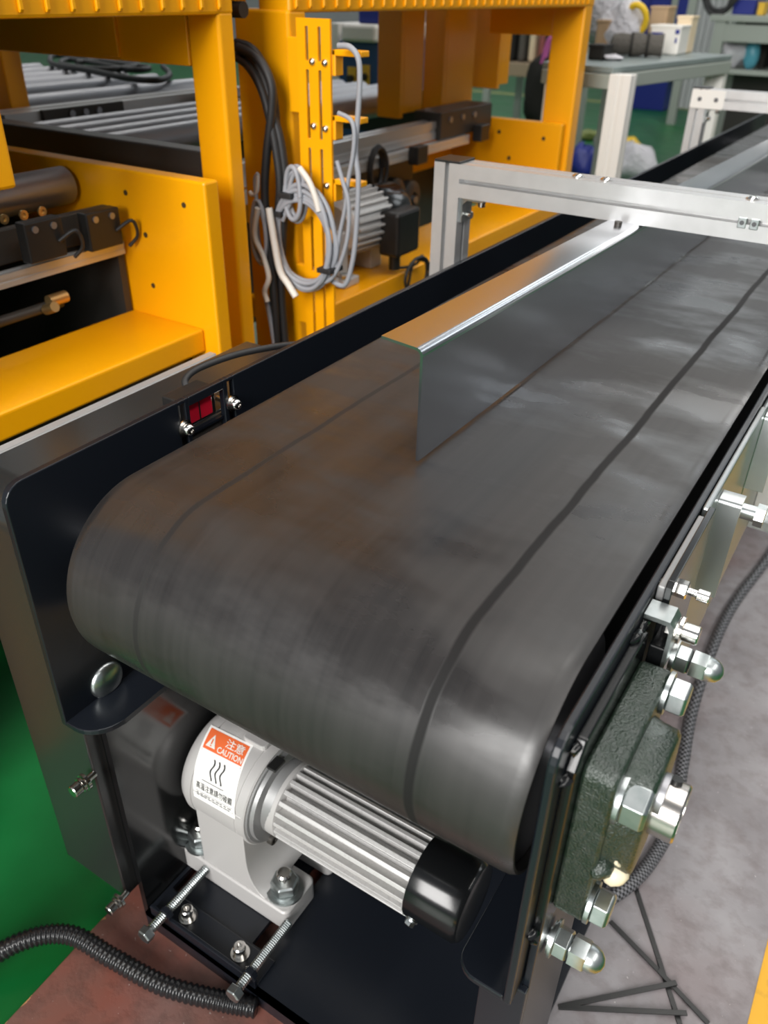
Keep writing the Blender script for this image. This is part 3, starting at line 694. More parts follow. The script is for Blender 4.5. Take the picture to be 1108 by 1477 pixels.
obj('top_lug', MB().prism(rrect(-1.395, -1.30, MY-0.03, MY+0.06, 0.015, 3), 2, MZ+GR-0.01, MZ+GR+0.016), 'cast_grey', hs, bevel=0.004)

# ================================================================ MOTOR ADJUSTER on the base plate
aj = thing('motor_adjuster', (-1.32, 1.03, BZ), 'black angle bracket with two long adjusting bolts in front of the gear motor', 'bracket')
obj('angle_bracket', MB().box(-1.555, -1.075, 0.990, 1.004, BZ, -2.752).box(-1.555, -1.075, 1.004, 1.095, BZ, BZ+0.012), 'navy_paint', aj, bevel=0.003)
for x, yh in ((-1.474, 0.895), (-1.095, 0.912)):
    z = -2.725
    b = obj('adjusting_bolt', MB().tube([(x, yh+0.02, z), (x, 1.20, z)], 0.0145, 12, 1), 'zinc', aj, smooth=40)
    obj('bolt_head', MB().hexnut((x, yh+0.022, z), (0, -1, 0), 0.030, 0.050, 0.2), 'zinc', b, bevel=0.0012)
    th = MB(); k = 0
    y = yh+0.03
    while y < 1.195:
        th.lathe((x, y, z), (0, 1, 0), [(0, 0.0145), (0.0035, 0.0175), (0.007, 0.0145)], 10, cap=False); y += 0.0075
    obj('thread', th, 'zinc', b, smooth=20)
    obj('tapped_boss', MB().hexnut((x, 0.985, z-0.002), (0, 1, 0), 0.022, 0.044, 0.1), 'navy_paint', aj)
for x in (-1.432, -1.190):
    s = obj('cap_screw', MB().lathe((x, 1.05, BZ+0.030), (0, 0, 1), [(0, 0.022), (0.028, 0.022), (0.032, 0.018), (0.032, 0.010), (0.018, 0.0095), (0.018, 0.001)], 20, cap=False), 'bright_steel', aj, smooth=40)
    obj('washer', MB().cyl((x, 1.05, BZ+0.012), (0, 0, 1), 0.008, 0.033, 22).cyl((x, 1.05, BZ+0.020), (0, 0, 1), 0.010, 0.026, 20), 'bright_steel', s, smooth=40)

# ================================================================ CABLES AND SCRAPS ON THE BOARD
def corr(path, r, pitch):
    P = [Vector(p) for p in path]; pts = []
    for i in range(len(P)-1):
        p0 = P[max(i-1, 0)]; p1 = P[i]; p2 = P[i+1]; p3 = P[min(i+2, len(P)-1)]
        for k in range(40):
            t = k/40; pts.append(0.5*((2*p1)+(p2-p0)*t+(2*p0-5*p1+4*p2-p3)*t*t+(3*p1-p0-3*p2+p3)*t**3))
    pts.append(P[-1]); out = [pts[0]]; acc = 0.0
    for a, b in zip(pts, pts[1:]):
        acc += (b-a).length
        if acc >= pitch/4: out.append(b); acc = 0.0
    return MB().tube(out, r, 12, 1, ring=lambda i: (1.0, 1.0, 0.86, 0.86)[i % 4])
cd = obj('corrugated_conduit', corr([(-2.05, 0.30, -2.905), (-1.96, 0.50, -2.86), (-1.86, 0.67, -2.80), (-1.74, 0.78, -2.80), (-1.56, 0.815, -2.828), (-1.36, 0.848, -2.842), (-1.17, 0.915, -2.845), (-1.05, 0.965, -2.845)], 0.034, 0.013), 'conduit_black', smooth=70)
tag(cd, 'black corrugated plastic conduit curving across the red board in front', 'conduit')
pc = MB().tube([(0.05, 6.6, -2.852), (-0.06, 5.4, -2.852), (-0.142, 4.62, -2.852), (-0.212, 4.06, -2.852), (-0.223, 3.64, -2.852), (-0.197, 3.14, -2.852), (-0.147, 2.78, -2.852), (-0.105, 2.50, -2.852), (-0.112, 2.27, -2.852), (-0.160, 2.07, -2.852), (-0.28, 1.86, -2.852), (-0.42, 1.75, -2.852)], 0.027, 12, 10)
pco = obj('braided_cable', pc, 'braid_black', smooth=70); tag(pco, 'black braided cable lying on the grey board right of the conveyor', 'cable')
lay = pco.data.uv_layers.new(name='UVMap')
for lp in pco.data.loops:
    i = lp.vertex_index; lay.data[lp.index].uv = ((i % 12)/12.0, (i//12)*0.0095)
def tie(pts, label):
    mb = MB()
    for a, b in zip(pts, pts[1:]):
        a = Vector(a); b = Vector(b); d = (b-a).normalized(); s = Vector((-d.y, d.x, 0)).normalized()*0.0085
        mb.slab([a-s, b-s, b+s, a+s], 0.006, (0, 0, 1))
    return tag(obj('cable_tie', mb, 'black_plastic', bevel=0.001), label, 'cable tie', 'cut cable ties on the board')
tie([(-0.1346, 2.0965, BT), (0.02, 1.875, BT), (0.156, 1.68, BT)], 'straight black cable tie on the board pointing out of the bottom of the picture')
tie([(-0.1703, 1.9096, BT+0.007), (0.03, 1.83, BT+0.007), (0.2243, 1.7484, BT+0.003)], 'long black cable tie slanting across the others towards the yellow line')
tie([(0.0969, 1.8176, BT+0.0135), (-0.215, 1.5285, BT), (0.1544, 1.7367, BT+0.014)], 'folded black cable tie lying as a narrow V on the grey board')

# ================================================================ YELLOW ROLLER MACHINES (two modules left of the belt)
YP = 'yellow_paint'
def ribs(parent, y0, y1, z0, z1, x, step=0.1025):
    first = None; y = y0; k = 0
    while y < y1:
        if first is None:
            first = obj('weld_rib', MB().prism([(z0+0.018, x), (z1, x), (z1, x+0.012), (z0+0.026, x+0.014), (z0+0.016, x+0.008)], 1, y-0.0075, y+0.0075), YP, parent, bevel=0.003)
        else: copy_part(first, parent, (0, y-y0, 0))
        y += step
ma = thing('roller_machine', (-3.1, 2.4, FL), 'near yellow machine frame at the left, with a wide ledge and shaded rollers', 'machine')
obj('top_beam', MB().box(-2.78, -2.60, 0.4, 2.95, -0.112, 1.7), YP, ma, bevel=0.012)
ribs(ma, 0.71, 2.90, -0.112, 1.6, -2.60)
obj('post', MB().box(-2.778, -2.602, 2.86, 2.95, FL, -0.10), YP, ma, bevel=0.014, seg=3)
obj('cross_beam', MB().box(-5.2, -2.79, 2.87, 2.94, -0.305, 0.4), YP, ma, bevel=0.008)
obj('stiffener', MB().box(-3.30, -3.20, 2.850, 2.87, -0.29, 0.3), YP, ma, bevel=0.004)
sp = obj('side_panel', MB().box(-5.2, -2.515, 2.60, 2.685, -1.60, -0.695), YP, ma, bevel=0.010)
for px, py in ((181, 278), (265, 296), (210, 339), (221, 412)):
    c = at(px, py, 1, 2.5985); obj('screw_hole', MB().cyl((c.x, 2.5975, c.z), (0, 1, 0), 0.004, 0.012, 12), 'yellow_hole', sp)
obj('ledge', MB().box(-3.06, -2.602, -0.3, 2.60, -1.445, -1.335), YP, ma, bevel=0.012, seg=3)
obj('lower_post', MB().box(-2.70, -2.56, 2.602, 2.682, FL, -1.60), YP, ma, bevel=0.01)
obj('ledge_post', MB().box(-3.0, -2.85, -0.2, -0.05, FL, -1.445), YP, ma, bevel=0.01)
obj('back_light_stop', MB().box(-5.15, -5.10, 0.4, 2.58, -2.9, 1.55), 'dark_steel', ma)  # side wall added to keep outside brightness out of the guard's reflection
obj('recess_shade', MB().box(-5.1, -3.05, 2.55, 2.585, -2.2, -1.0), 'dark_steel', ma)  # dark sheet that puts the shade of the recess into colour
obj('ledge_shade', MB().box(-2.76, -2.70, -0.3, 2.6, -2.0, -1.446), 'dark_steel', ma)  # dark strip standing in for the shade under the ledge
obj('steel_beam', MB().box(-5.2, -2.81, 2.952, 3.06, -0.80, -0.655), 'dark_steel', ma, bevel=0.01)
obj('end_light_stop', MB().box(-5.15, -2.80, 0.40, 0.46, FL, 1.55), 'dark_steel', ma)  # unseen panel added to throw shade on the side panel
obj('hanging_bar', MB().box(-2.70, -2.602, 1.70, 1.80, -0.60, -0.11), YP, ma, bevel=0.012)
obj('roof_light_stop', MB().box(-5.2, -2.78, 0.4, 2.95, 1.55, 1.7), 'dark_steel', ma)  # unseen roof added to keep light out of the frame
obj('far_post', MB().box(-5.2, -5.0, 2.86, 2.98, FL, 0.4), YP, ma, bevel=0.01)
obj('far_post', MB().box(-2.78, -2.60, 0.4, 0.52, FL, -0.11), YP, ma, bevel=0.01)
for k, (x, z, r) in enumerate(((-3.62, -0.735, 0.075), (-3.80, -0.735, 0.075), (-4.00, -0.735, 0.075), (-4.20, -0.735, 0.075), (-5.05, -0.76, 0.13), (-5.45, -0.72, 0.10), (-5.80, -0.72, 0.10), (-6.15, -0.72, 0.10), (-6.5, -0.72, 0.10), (-6.85, -0.72, 0.10))):
    y0, y1 = (3.07, 4.6) if k < 4 else (3.07, 5.2)
    r_ = obj('roller', MB().cyl((x, y0, z), (0, 1, 0), y1-y0, r, 28, bev=0.008), 'roller_steel', ma, smooth=40)
    obj('axle', MB().cyl((x, y0-0.05, z), (0, 1, 0), y1-y0+0.10, 0.022, 12), 'dark_steel', r_, smooth=40)
obj('roller_rail', MB().box(-4.4, -3.5, 4.6, 4.66, -0.95, -0.66), 'dark_steel', ma)
obj('roller_rail', MB().box(-7.1, -3.5, 3.0, 3.04, -0.95, -0.80), 'dark_steel', ma)
obj('profile_rail', profile(MB(), -4.62, -4.42, 3.07, 5.1, -0.78, -0.64, 1), 'aluminium', ma)
eb = obj('rail_end_block', MB().box(-4.42, -4.39, 3.3, 3.9, -0.72, -0.635), 'dark_steel', ma, bevel=0.004)
for y in (3.5, 3.6, 3.7): obj('bolt', MB().cyl((-4.39, y, -0.67), (1, 0, 0), 0.008, 0.02, 12), 'roller_steel', eb)
for y in (3.07, 5.1): obj('roller_leg', MB().box(-7.05, -6.95, y, y+0.1, FL, -0.95), 'dark_steel', ma)
# lower roller, its black bar with brass screws, sensor rail
lr = obj('roller', MB().cyl((-3.36, 0.9, -0.800), (0, 1, 0), 1.68, 0.082, 28, bev=0.01), 'roller_steel', ma, smooth=40)
obj('axle', MB().cyl((-3.36, 0.85, -0.800), (0, 1, 0), 1.755, 0.025, 12), 'dark_steel', lr, smooth=40)
bb = obj('guide_bar', MB().box(-3.16, -3.12, 0.9, 2.60, -1.00, -0.862), 'dark_steel', ma, bevel=0.006)
for px, py in ((5, 316), (33, 310), (60, 305)):
    c = at(px, py, 0, -3.12)
    obj('brass_ring', MB().lathe((-3.12, c.y, c.z), (1, 0, 0), [(0, 0.020), (0.008, 0.020), (0.008, 0.009), (0.002, 0.009), (0.002, 0.001)], 16, cap=False), 'brass', bb, smooth=40)
obj('profile_rail', profile(MB(), -3.08, -3.03, 0.9, 2.58, -1.06, -1.005, 1), 'aluminium', ma)
for px, py in ((60, 343), (145, 328)):
    c = at(px, py, 0, -3.0)
    k = obj('sensor_block', MB().box(-3.03, -2.97, c.y-0.09, c.y+0.09, c.z-0.085, c.z+0.075), 'black_plastic', ma, bevel=0.006)
    for dy in (-0.045, 0.045): obj('screw', MB().cyl((-2.97, c.y+dy, c.z+0.045), (1, 0, 0), 0.006, 0.014, 12), 'roller_steel', k)
    obj('wire', MB().tube([(-2.97, c.y+0.06, c.z-0.02), (-2.92, c.y+0.11, c.z+0.02), (-2.93, c.y+0.14, c.z-0.05), (-2.97, c.y+0.12, c.z-0.10)], 0.008, 8), 'black_rubber', k, smooth=60)
cy_ = obj('air_cylinder', MB().cyl((-3.05, 1.7, -1.19), (0, 1, 0), 0.50, 0.022, 14).cyl((-3.05, 1.6, -1.19), (0, 1, 0), 0.25, 0.05, 16), 'dark_steel', ma, smooth=40)
obj('fitting', MB().cyl((-3.02, 2.12, -1.16), (0, 1, 0), 0.09, 0.026, 14).cyl((-3.02, 2.10, -1.19), (1, 0, 0.4), 0.07, 0.022, 12), 'brass', cy_, smooth=40)

mbm = thing('roller_machine', (-3.1, 5.2, FL), 'far yellow machine frame with slotted upright plate, grey motor and hanging fins', 'machine')
obj('top_beam', MB().box(-2.78, -2.60, 3.32, 7.10, -0.112, 1.7), YP, mbm, bevel=0.012)
ribs(mbm, 3.36, 7.05, -0.112, 1.6, -2.60)
obj('post', MB().box(-2.92, -2.602, 3.31, 3.44, FL, -0.10), YP, mbm, bevel=0.014, seg=3)
obj('post', MB().box(-2.86, -2.602, 6.94, 7.09, FL, -0.10), YP, mbm, bevel=0.014, seg=3)
obj('post', MB().box(-4.88, -4.68, 3.31, 3.44, FL, 1.55), YP, mbm, bevel=0.01)
obj('cross_beam', MB().box(-4.68, -2.93, 3.34, 3.42, -0.10, 0.4), YP, mbm, bevel=0.008)
obj('cross_beam', MB().box(-3.42, -2.87, 6.98, 7.06, -0.315, 0.4), YP, mbm, bevel=0.008)
obj('roof_light_stop', MB().box(-5.0, -2.78, 3.32, 7.10, 1.55, 1.7), 'dark_steel', mbm)  # another unseen roof, added to shade the inside
obj('side_panel', MB().box(-3.75, -2.64, 6.845, 6.92, -1.62, -0.915), YP, mbm, bevel=0.010)
sp2 = [c for c in mbm.children if c.name.startswith('side_panel')][0]
for px, py in ((720, 190), (784, 200), (734, 228)):
    c = at(px, py, 1, 6.842); obj('screw_hole', MB().cyl((c.x, 6.841, c.z), (0, 1, 0), 0.005, 0.016, 12), 'yellow_hole', sp2)
obj('ledge', MB().box(-3.10, -2.602, 3.45, 6.94, -1.62, -1.50), YP, mbm, bevel=0.012, seg=3)
obj('rear_beam', MB().box(-3.75, -3.62, 3.6, 6.84, -1.30, -1.03), YP, mbm, bevel=0.01)
obj('rear_web', MB().box(-3.75, -3.70, 3.6, 6.84, -2.0, -1.30), 'dark_steel', mbm)
# hanging fins: folded yellow plates below the far top beam
for i, (x0, x1, y0, y1, z0) in enumerate(((-3.79, -3.585, 5.88, 6.22, -0.86), (-3.70, -3.52, 6.42, 6.95, -0.86), (-3.70, -3.415, 7.20, 7.42, -0.74))):
    fn = obj('hanging_fin', MB().box(x0, x1, y0, y0+0.05, z0, 0.3), YP, mbm, bevel=0.006)
    obj('fin_flange', MB().box(x1-0.04, x1, y0+0.05, y1, z0+0.03, 0.3), YP, fn, bevel=0.006)
# slotted plate with bolts and side tabs
sx0, sx1, sy = -2.535, -2.355, 3.275
slotx = (-2.480, -2.412)
mb = MB(); e = 0.008; zt, zb = -0.125, -2.3
edges = [sx0]
for s in slotx: edges += [s-e, s+e]
edges += [sx1]
for i in range(0, len(edges), 2): mb.box(edges[i], edges[i+1], sy, sy+0.014, zb, zt)
for s in slotx:
    for z0, z1 in ((-0.155, -0.125), (-0.32, -0.285), (-0.64, -0.60), (-0.95, -0.91), (-1.25, -1.21)): mb.box(s-e, s+e, sy, sy+0.014, z0, z1)
spl = obj('slotted_plate', mb, YP, mbm, label='yellow upright plate with long slots')
for px, py in ((451, 89), (469, 91), (453, 182), (470, 186), (472, 268)):
    c = at(px, py, 1, sy); obj('button_screw', MB().lathe((c.x, sy, c.z), (0, -1, 0), [(0, 0.016), (0.006, 0.016), (0.014, 0.009), (0.015, 0.001)], 14), 'bright_steel', spl, smooth=50)
for py in (76, 171, 262):
    c = at(490, py, 1, sy+0.03); obj('side_tab', MB().box(c.x-0.03, c.x+0.125, sy+0.014, sy+0.075, c.z-0.012, c.z+0.012).box(c.x-0.03, c.x-0.012, sy+0.014, sy+0.075, c.z-0.09, c.z+0.012), YP, spl, bevel=0.004)
for z in (-0.5, -1.5): obj('plate_bracket', MB().box(-2.60, -2.53, sy+0.014, 3.33, z, z+0.3), YP, mbm, bevel=0.004)
# rollers, rail with black clamp blocks, pulleys
for k in range(4):
    x = -3.95-k*0.23
    r_ = obj('roller', MB().cyl((x, 5.0, -0.80), (0, 1, 0), 1.6, 0.10, 28, bev=0.01), 'roller_steel', mbm, smooth=40)
    obj('axle', MB().cyl((x, 4.92, -0.80), (0, 1, 0), 1.76, 0.025, 12), 'dark_steel', r_, smooth=40)
obj('roller_rail', MB().box(-4.9, -3.76, 4.90, 4.95, -1.1, -0.74), 'dark_steel', mbm)
obj('roller_rail', MB().box(-4.9, -3.76, 6.65, 6.70, -1.1, -0.74), 'dark_steel', mbm)
obj('profile_rail', profile(MB(), -3.42, -3.30, 3.6, 6.05, -0.985, -0.86, 1), 'aluminium', mbm)
obj('profile_rail', profile(MB(), -3.30, -3.24, 3.6, 6.4, -1.06, -0.995, 1), 'aluminium', mbm)
kb = obj('clamp_block', MB().box(-3.50, -3.26, 5.95, 6.82, -0.99, -0.80), 'dark_steel', mbm, bevel=0.008)
for y in (6.1, 6.3, 6.5): obj('bolt', MB().cyl((-3.26, y, -0.86), (1, 0, 0), 0.012, 0.022, 12), 'roller_steel', kb)
obj('sensor_block', MB().box(-3.24, -3.16, 5.45, 5.60, -1.09, -0.97), 'black_plastic', mbm, bevel=0.006)
obj('sensor_block', MB().box(-3.24, -3.16, 6.45, 6.60, -1.05, -0.93), 'black_plastic', mbm, bevel=0.006)
for px, py in ((575, 285), (597, 288)):
    c = at(px, py, 0, -3.35)
    w = obj('pulley', MB().lathe((-3.45, c.y, c.z), (1, 0, 0), [(0, 0.10), (0.02, 0.135), (0.08, 0.135), (0.10, 0.10), (0.10, 0.055), (0.085, 0.05), (0.085, 0.001)], 28), 'dark_steel', mbm, smooth=40)
    obj('hub', MB().cyl((-3.37, c.y, c.z), (1, 0, 0), 0.04, 0.03, 14), 'roller_steel', w, smooth=40)
obj('pulley_support', MB().box(-3.55, -3.46, 4.6, 5.9, -1.9, -1.06), 'dark_steel', mbm)

# grey motor on the far machine's ledge
m2 = thing('gear_motor', (-2.82, 4.3, -1.50), 'small grey motor with black junction box on the far yellow ledge', 'motor')
LZ = -1.50
ax = Vector((0.10, 1, 0)).normalized(); p0 = Vector((-2.86, 3.98, -1.19))
bd = obj('motor_body', MB().lathe(p0, ax, [(0, 0.12), (0.03, 0.155), (0.36, 0.155), (0.40, 0.14)], 32), 'fin_grey', m2, smooth=40)
for i in range(24):
    a = 2*PI*i/24; e1 = ax.cross(Vector((0, 0, 1))).normalized(); e2 = e1.cross(ax)
    d = e1*math.cos(a)+e2*math.sin(a); t = ax.cross(d)*0.006; q = p0+ax*0.04
    obj('cooling_fin', MB().slab([q+d*0.15-t, q+ax*0.31+d*0.15-t, q+ax*0.31+d*0.185-t, q+d*0.178-t], 0.012, t), 'fin_grey', bd)
obj('fan_cover', MB().lathe(p0+ax*0.38, ax, [(0, 0.175), (0.16, 0.175), (0.20, 0.15), (0.20, 0.001)], 32), 'black_gloss', m2, smooth=40)
jb = obj('junction_box', MB().box(-2.70, -2.56, 4.22, 4.48, -1.38, -1.12), 'black_plastic', m2, bevel=0.02)
obj('cable_gland', MB().cyl((-2.63, 4.30, -1.38), (0, 0, -1), 0.09, 0.035, 12), 'black_plastic', jb, smooth=40)
obj('foot_bracket', MB().prism([(-2.97, 3.86), (-2.70, 3.86), (-2.70, 4.02), (-2.97, 4.02)], 2, LZ, LZ+0.05).box(-2.93, -2.76, 3.90, 3.99, LZ+0.05, -1.20), 'cast_grey', m2, bevel=0.01)
for x in (-2.955, -2.725): obj('foot_bolt', MB().hexnut((x, 3.90, LZ+0.05), (0, 0, 1), 0.03, 0.05), 'zinc', m2)
obj('rear_foot', MB().box(-2.95, -2.80, 4.30, 4.42, LZ, -1.33), 'cast_grey', m2, bevel=0.01)
mc = MB()
def loop(c, rx, rz, turns, seed, ax=1, jit=0.03, n=16, tilt=0.0):
    """a hank of cable: each turn has its own size and lies a little beside the last one"""
    rnd = random.Random(seed); pts = []; N_ = int(turns*n)
    K = int(turns)+2; kr = [1+rnd.uniform(-jit, jit)*1.6 for _ in range(K)]; kz = [1+rnd.uniform(-jit, jit)*1.6 for _ in range(K)]; ko = [rnd.uniform(-0.035, 0.035) for _ in range(K)]; kx = [rnd.uniform(-jit, jit)*0.8 for _ in range(K)]
    for i in range(N_+1):
        a = 2*PI*i/n; t = i/n; q = int(t); f = t-q; L = lambda v: v[q]*(1-f)+v[q+1]*f
        u_, v_, o = rx*(L(kr)*math.cos(a)+L(kx)), rz*(L(kz)*math.sin(a)+L(kx)), L(ko)
        if ax == 1: pts.append((c[0]+u_, c[1]+o, c[2]+v_+tilt*math.cos(a)))
        elif ax == 0: pts.append((c[0]+o, c[1]+u_, c[2]+v_))
        else: pts.append((c[0]+u_, c[1]+v_, c[2]+abs(o)*1.5))
    return pts
obj('cable', MB().tube([(-2.63, 4.30, -1.46), (-2.60, 4.36, -1.47), (-2.56, 4.45, -1.46), (-2.55, 4.5, -1.42)]+loop((-2.555, 4.42, -1.52), 0.13, 0.10, 2.3, 5, 0, 0.12, 10)+[(-2.55, 4.3, -1.7)], 0.009, 8, 4), 'black_rubber', m2, smooth=60)

# ---------------------------------------------------------------- cables hung on the yellow machines
def cable(name, pts, r, m, label, cat='cable', group=None, n=8, sub=6):
    return tag(obj(name, MB().tube(pts, r, n, sub), m, smooth=60), label, cat, group)
def px_path(pts, ax, val): return [tuple(at(px, py, ax, val)) for px, py in pts]
# black cable bundle arching down between the posts
for k, (o, pts) in enumerate(((0, [(340, 62), (365, 72), (388, 110), (396, 150), (400, 200), (408, 260), (405, 330), (400, 400), (405, 500)]),
                              (0.02, [(340, 72), (362, 84), (382, 118), (392, 160), (405, 205), (412, 270), (408, 340), (406, 410), (412, 500)]),
                              (0.04, [(338, 80), (358, 95), (376, 125), (388, 165), (398, 215), (404, 270), (398, 340), (394, 410), (398, 500)]),
                              (0.05, [(342, 68), (372, 84), (391, 120), (392, 160), (385, 220), (382, 280), (388, 350), (396, 420), (400, 500)]))):
    cable('black_cable', px_path(pts, 1, 3.22-o), 0.020, 'black_rubber', ['outermost black cable of the bundle arching between the yellow posts', 'second black cable of the arching bundle between the yellow posts', 'innermost black cable of the bundle arching between the yellow posts', 'black cable bowing left, away from the bundle between the yellow posts'][k], group='black cables between the posts')
# grey coil tied to the slotted plate
def coil(cx, cy, rx, rz, turns, r, m, name, label, cat, seed, tail, yy, jit=0.05):
    c = at(cx, cy, 1, yy); t = thing(name, (c.x, c.y, c.z-rz), label, cat)
    obj('winding', MB().tube(loop(c, rx, rz, turns, seed, 1, jit), r, 8, 3), m, t, smooth=60)
    if tail: obj('tail', MB().tube(px_path(tail, 1, yy-0.02), r, 8, 6), m, t, smooth=60)
    return t, c
gc, c = coil(440, 348, 0.165, 0.215, 8, 0.0115, 'grey_cable', 'grey_cable_coil', 'big coil of grey cable tied in front of the slotted yellow plate', 'cable coil', 11,
             [(408, 318), (420, 290), (438, 262), (430, 246), (420, 262), (414, 300)], 3.19, 0.10)
for a in (-0.5, 2.6): obj('tie', MB().box(c.x+0.165*math.cos(a)-0.04, c.x+0.165*math.cos(a)+0.04, c.y-0.055, c.y+0.055, c.z+0.225*math.sin(a)-0.012, c.z+0.225*math.sin(a)+0.012), 'black_rubber', gc, bevel=0.004)
gc2, c2 = coil(424, 282, 0.055, 0.115, 5, 0.012, 'grey_cable', 'grey_cable_coil', 'small upper coil of grey cable hanging above the big one', 'cable coil', 4, None, 3.17, 0.08)
obj('tie', MB().box(c2.x-0.07, c2.x+0.01, c2.y-0.04, c2.y+0.04, c2.z-0.012, c2.z+0.012), 'black_rubber', gc2, bevel=0.004)
gc3, c3 = coil(378, 335, 0.045, 0.15, 5, 0.010, 'grey_cable', 'grey_cable_coil', 'narrow hank of thin grey wire left of the big grey coil', 'cable coil', 9, [(370, 290), (368, 260), (372, 250)], 3.17, 0.12)
cable('white_connector_lead', px_path([(372, 300), (368, 340), (380, 370), (388, 400), (382, 420), (386, 435)], 1, 3.13), 0.014, 'white_cable', 'white lead with plug hanging left of the grey coils')
cable('white_connector_lead', px_path([(388, 300), (396, 350), (404, 390), (416, 410), (427, 428)], 1, 3.12), 0.017, 'white_cable', 'white lead slanting down across the black cables to a plug')
cable('white_connector_lead', px_path([(432, 242), (446, 262), (455, 285), (460, 305)], 1, 3.15), 0.014, 'white_cable', 'short white lead at the top of the small grey coil')
cable('white_connector_lead', px_path([(372, 252), (371, 275), (364, 281), (360, 276)], 1, 3.15), 0.010, 'white_cable', 'hooked white lead end beside the left yellow post')
cable('grey_cable', px_path([(488, 66), (505, 68), (517, 85), (519, 120), (516, 170), (513, 220), (517, 262), (514, 330), (508, 380), (496, 412), (470, 398)], 1, 3.22), 0.012, 'grey_cable', 'thick grey cable looping from the top tab down past the motor', group='grey cables on the slotted plate')
cable('grey_cable', px_path([(488, 163), (505, 172), (511, 190), (509, 225), (502, 262), (498, 300), (490, 340), (484, 390)], 1, 3.20), 0.010, 'grey_cable', 'thin grey cable running down from the middle tab', group='grey cables on the slotted plate')
cable('grey_cable', px_path([(486, 232), (494, 260), (503, 295), (500, 350), (480, 400), (452, 408), (420, 404)], 1, 3.18), 0.010, 'grey_cable', 'thin grey cable curving from the slotted plate into the big coil', group='grey cables on the slotted plate')
cable('grey_cable', px_path([(384, 430), (392, 470), (398, 510)], 1, 3.16), 0.014, 'grey_cable', 'short grey cable hanging below the white plugs', group='grey cables on the slotted plate')
for z in (-0.10, -0.02): obj('pipe', MB().cyl((-5.0, 3.13, z), (1, 0, 0), 2.30, 0.032, 14), 'black_rubber', mbm, smooth=40)
# black loop hanging from the far rail, black hank on the near rollers
lc = at(545, 245, 0, -3.20)
tag(obj('black_cable_loop', MB().tube(loop((-3.20, lc.y, lc.z), 0.085, 0.135, 4, 21, 0, 0.06), 0.014, 8, 3), 'black_rubber', smooth=60), 'small black cable loop hanging from the far machine rail', 'cable coil')
tag(obj('black_cable_hank', MB().tube([tuple(at(px, py, 2, -0.60)) for px, py in ((235, 96), (245, 108), (225, 116), (180, 112), (130, 102), (85, 95), (72, 88), (80, 80), (120, 84), (170, 92), (215, 98), (190, 101), (140, 92), (100, 86), (88, 92), (120, 98), (160, 100), (200, 94), (150, 88), (110, 90))], 0.022, 8, 6), 'black_rubber', smooth=60), 'black cable hank lying on the steel rollers of the near machine', 'cable coil')

# ================================================================ BACKGROUND OF THE HALL
cc = thing('control_cabinet', (-5.4, 8.0, FL), 'blue control cabinet with yellow switch labels seen through the far machine', 'cabinet')
a = at(489, 145, 1, 8.0); b_ = at(546, 62, 1, 8.0); t_ = at(546, 36, 1, 8.0)
cb_ = obj('body', MB().box(a.x, b_.x, 8.0, 9.0, FL+0.3, b_.z), 'blue_paint', cc, bevel=0.02)
obj('hood', MB().box(a.x+0.08, b_.x, 7.93, 9.0, b_.z, t_.z), 'white_plastic', cc, bevel=0.03)
obj('screen', MB().box(a.x+0.18, b_.x-0.05, 8.1, 8.9, t_.z, t_.z+0.35), 'blue_plastic', cc, bevel=0.02)
obj('side_trim', MB().box(a.x-0.09, a.x, 8.0, 8.9, FL+0.3, t_.z), 'white_plastic', cc, bevel=0.01)
obj('leg', MB().box(a.x+0.05, a.x+0.15, 8.05, 8.15, FL, FL+0.3).box(b_.x-0.15, b_.x-0.05, 8.05, 8.15, FL, FL+0.3).box(a.x+0.05, a.x+0.15, 8.8, 8.9, FL, FL+0.3).box(b_.x-0.15, b_.x-0.05, 8.8, 8.9, FL, FL+0.3), 'blue_paint', cc)
for x0, x1, y0, y1 in ((502, 514, 97, 129), (522, 533, 94, 127), (503, 516, 137, 150), (522, 532, 136, 148)):
    p0_ = at(x0, y1, 1, 7.99); p1_ = at(x1, y0, 1, 7.99)
    lb = obj('label_plate', MB().box(p0_.x, p1_.x, 7.98, 8.0, p0_.z, p1_.z), 'label_yellow', cb_, bevel=0.004)
    if y0 < 120: obj('switch_knob', MB().cyl(((p0_.x+p1_.x)/2, 7.98, (p0_.z+p1_.z)/2), (0, -1, 0), 0.05, 0.035, 12), 'black_plastic', cc, smooth=40)

# work bench with white legs right of the far machine
wb = thing('work_bench', (-3.4, 9.0, FL), 'grey topped work bench with white legs behind the far machine', 'bench')
TZ = -0.55
A_ = Vector((-2.56, 7.66)); B_ = Vector((-2.16, 10.2)); dn = Vector((-0.987, 0.155)); 
corners = [A_, B_, B_+dn*1.5, A_+dn*0.70]
tp = obj('bench_top', MB().prism([tuple(c) for c in corners], 2, TZ-0.05, TZ), 'bench_top', wb, bevel=0.008)
ed = (B_-A_).normalized()
def orient_box(mb, p, d, L, w, z0, z1):
    d = Vector(d); nrm = Vector((-d.y, d.x)); q = [p, p+d*L, p+d*L+nrm*w, p+nrm*w]
    return mb.prism([tuple(c) for c in q], 2, z0, z1)
obj('edge_rail', orient_box(MB(), A_-ed*0.0+Vector((0.012, 0)), ed, (B_-A_).length, 0.09, TZ-0.17, TZ-0.055), 'bench_rail', wb, bevel=0.008)
obj('edge_rail', orient_box(MB(), A_+Vector((0, -0.01)), dn, 0.70, -0.09, TZ-0.17, TZ-0.055), 'bench_rail', wb, bevel=0.008)
for p in (A_+Vector((-0.02, -0.02)), B_+Vector((-0.22, -0.06)), A_+dn*0.66, B_+dn*1.40+Vector((0, -0.1))):
    obj('leg', profile(MB(), p.x, p.x+0.19, p.y, p.y+0.16, FL, TZ-0.05, 2, 0.18, 0.06), 'white_paint', wb, bevel=0.004)
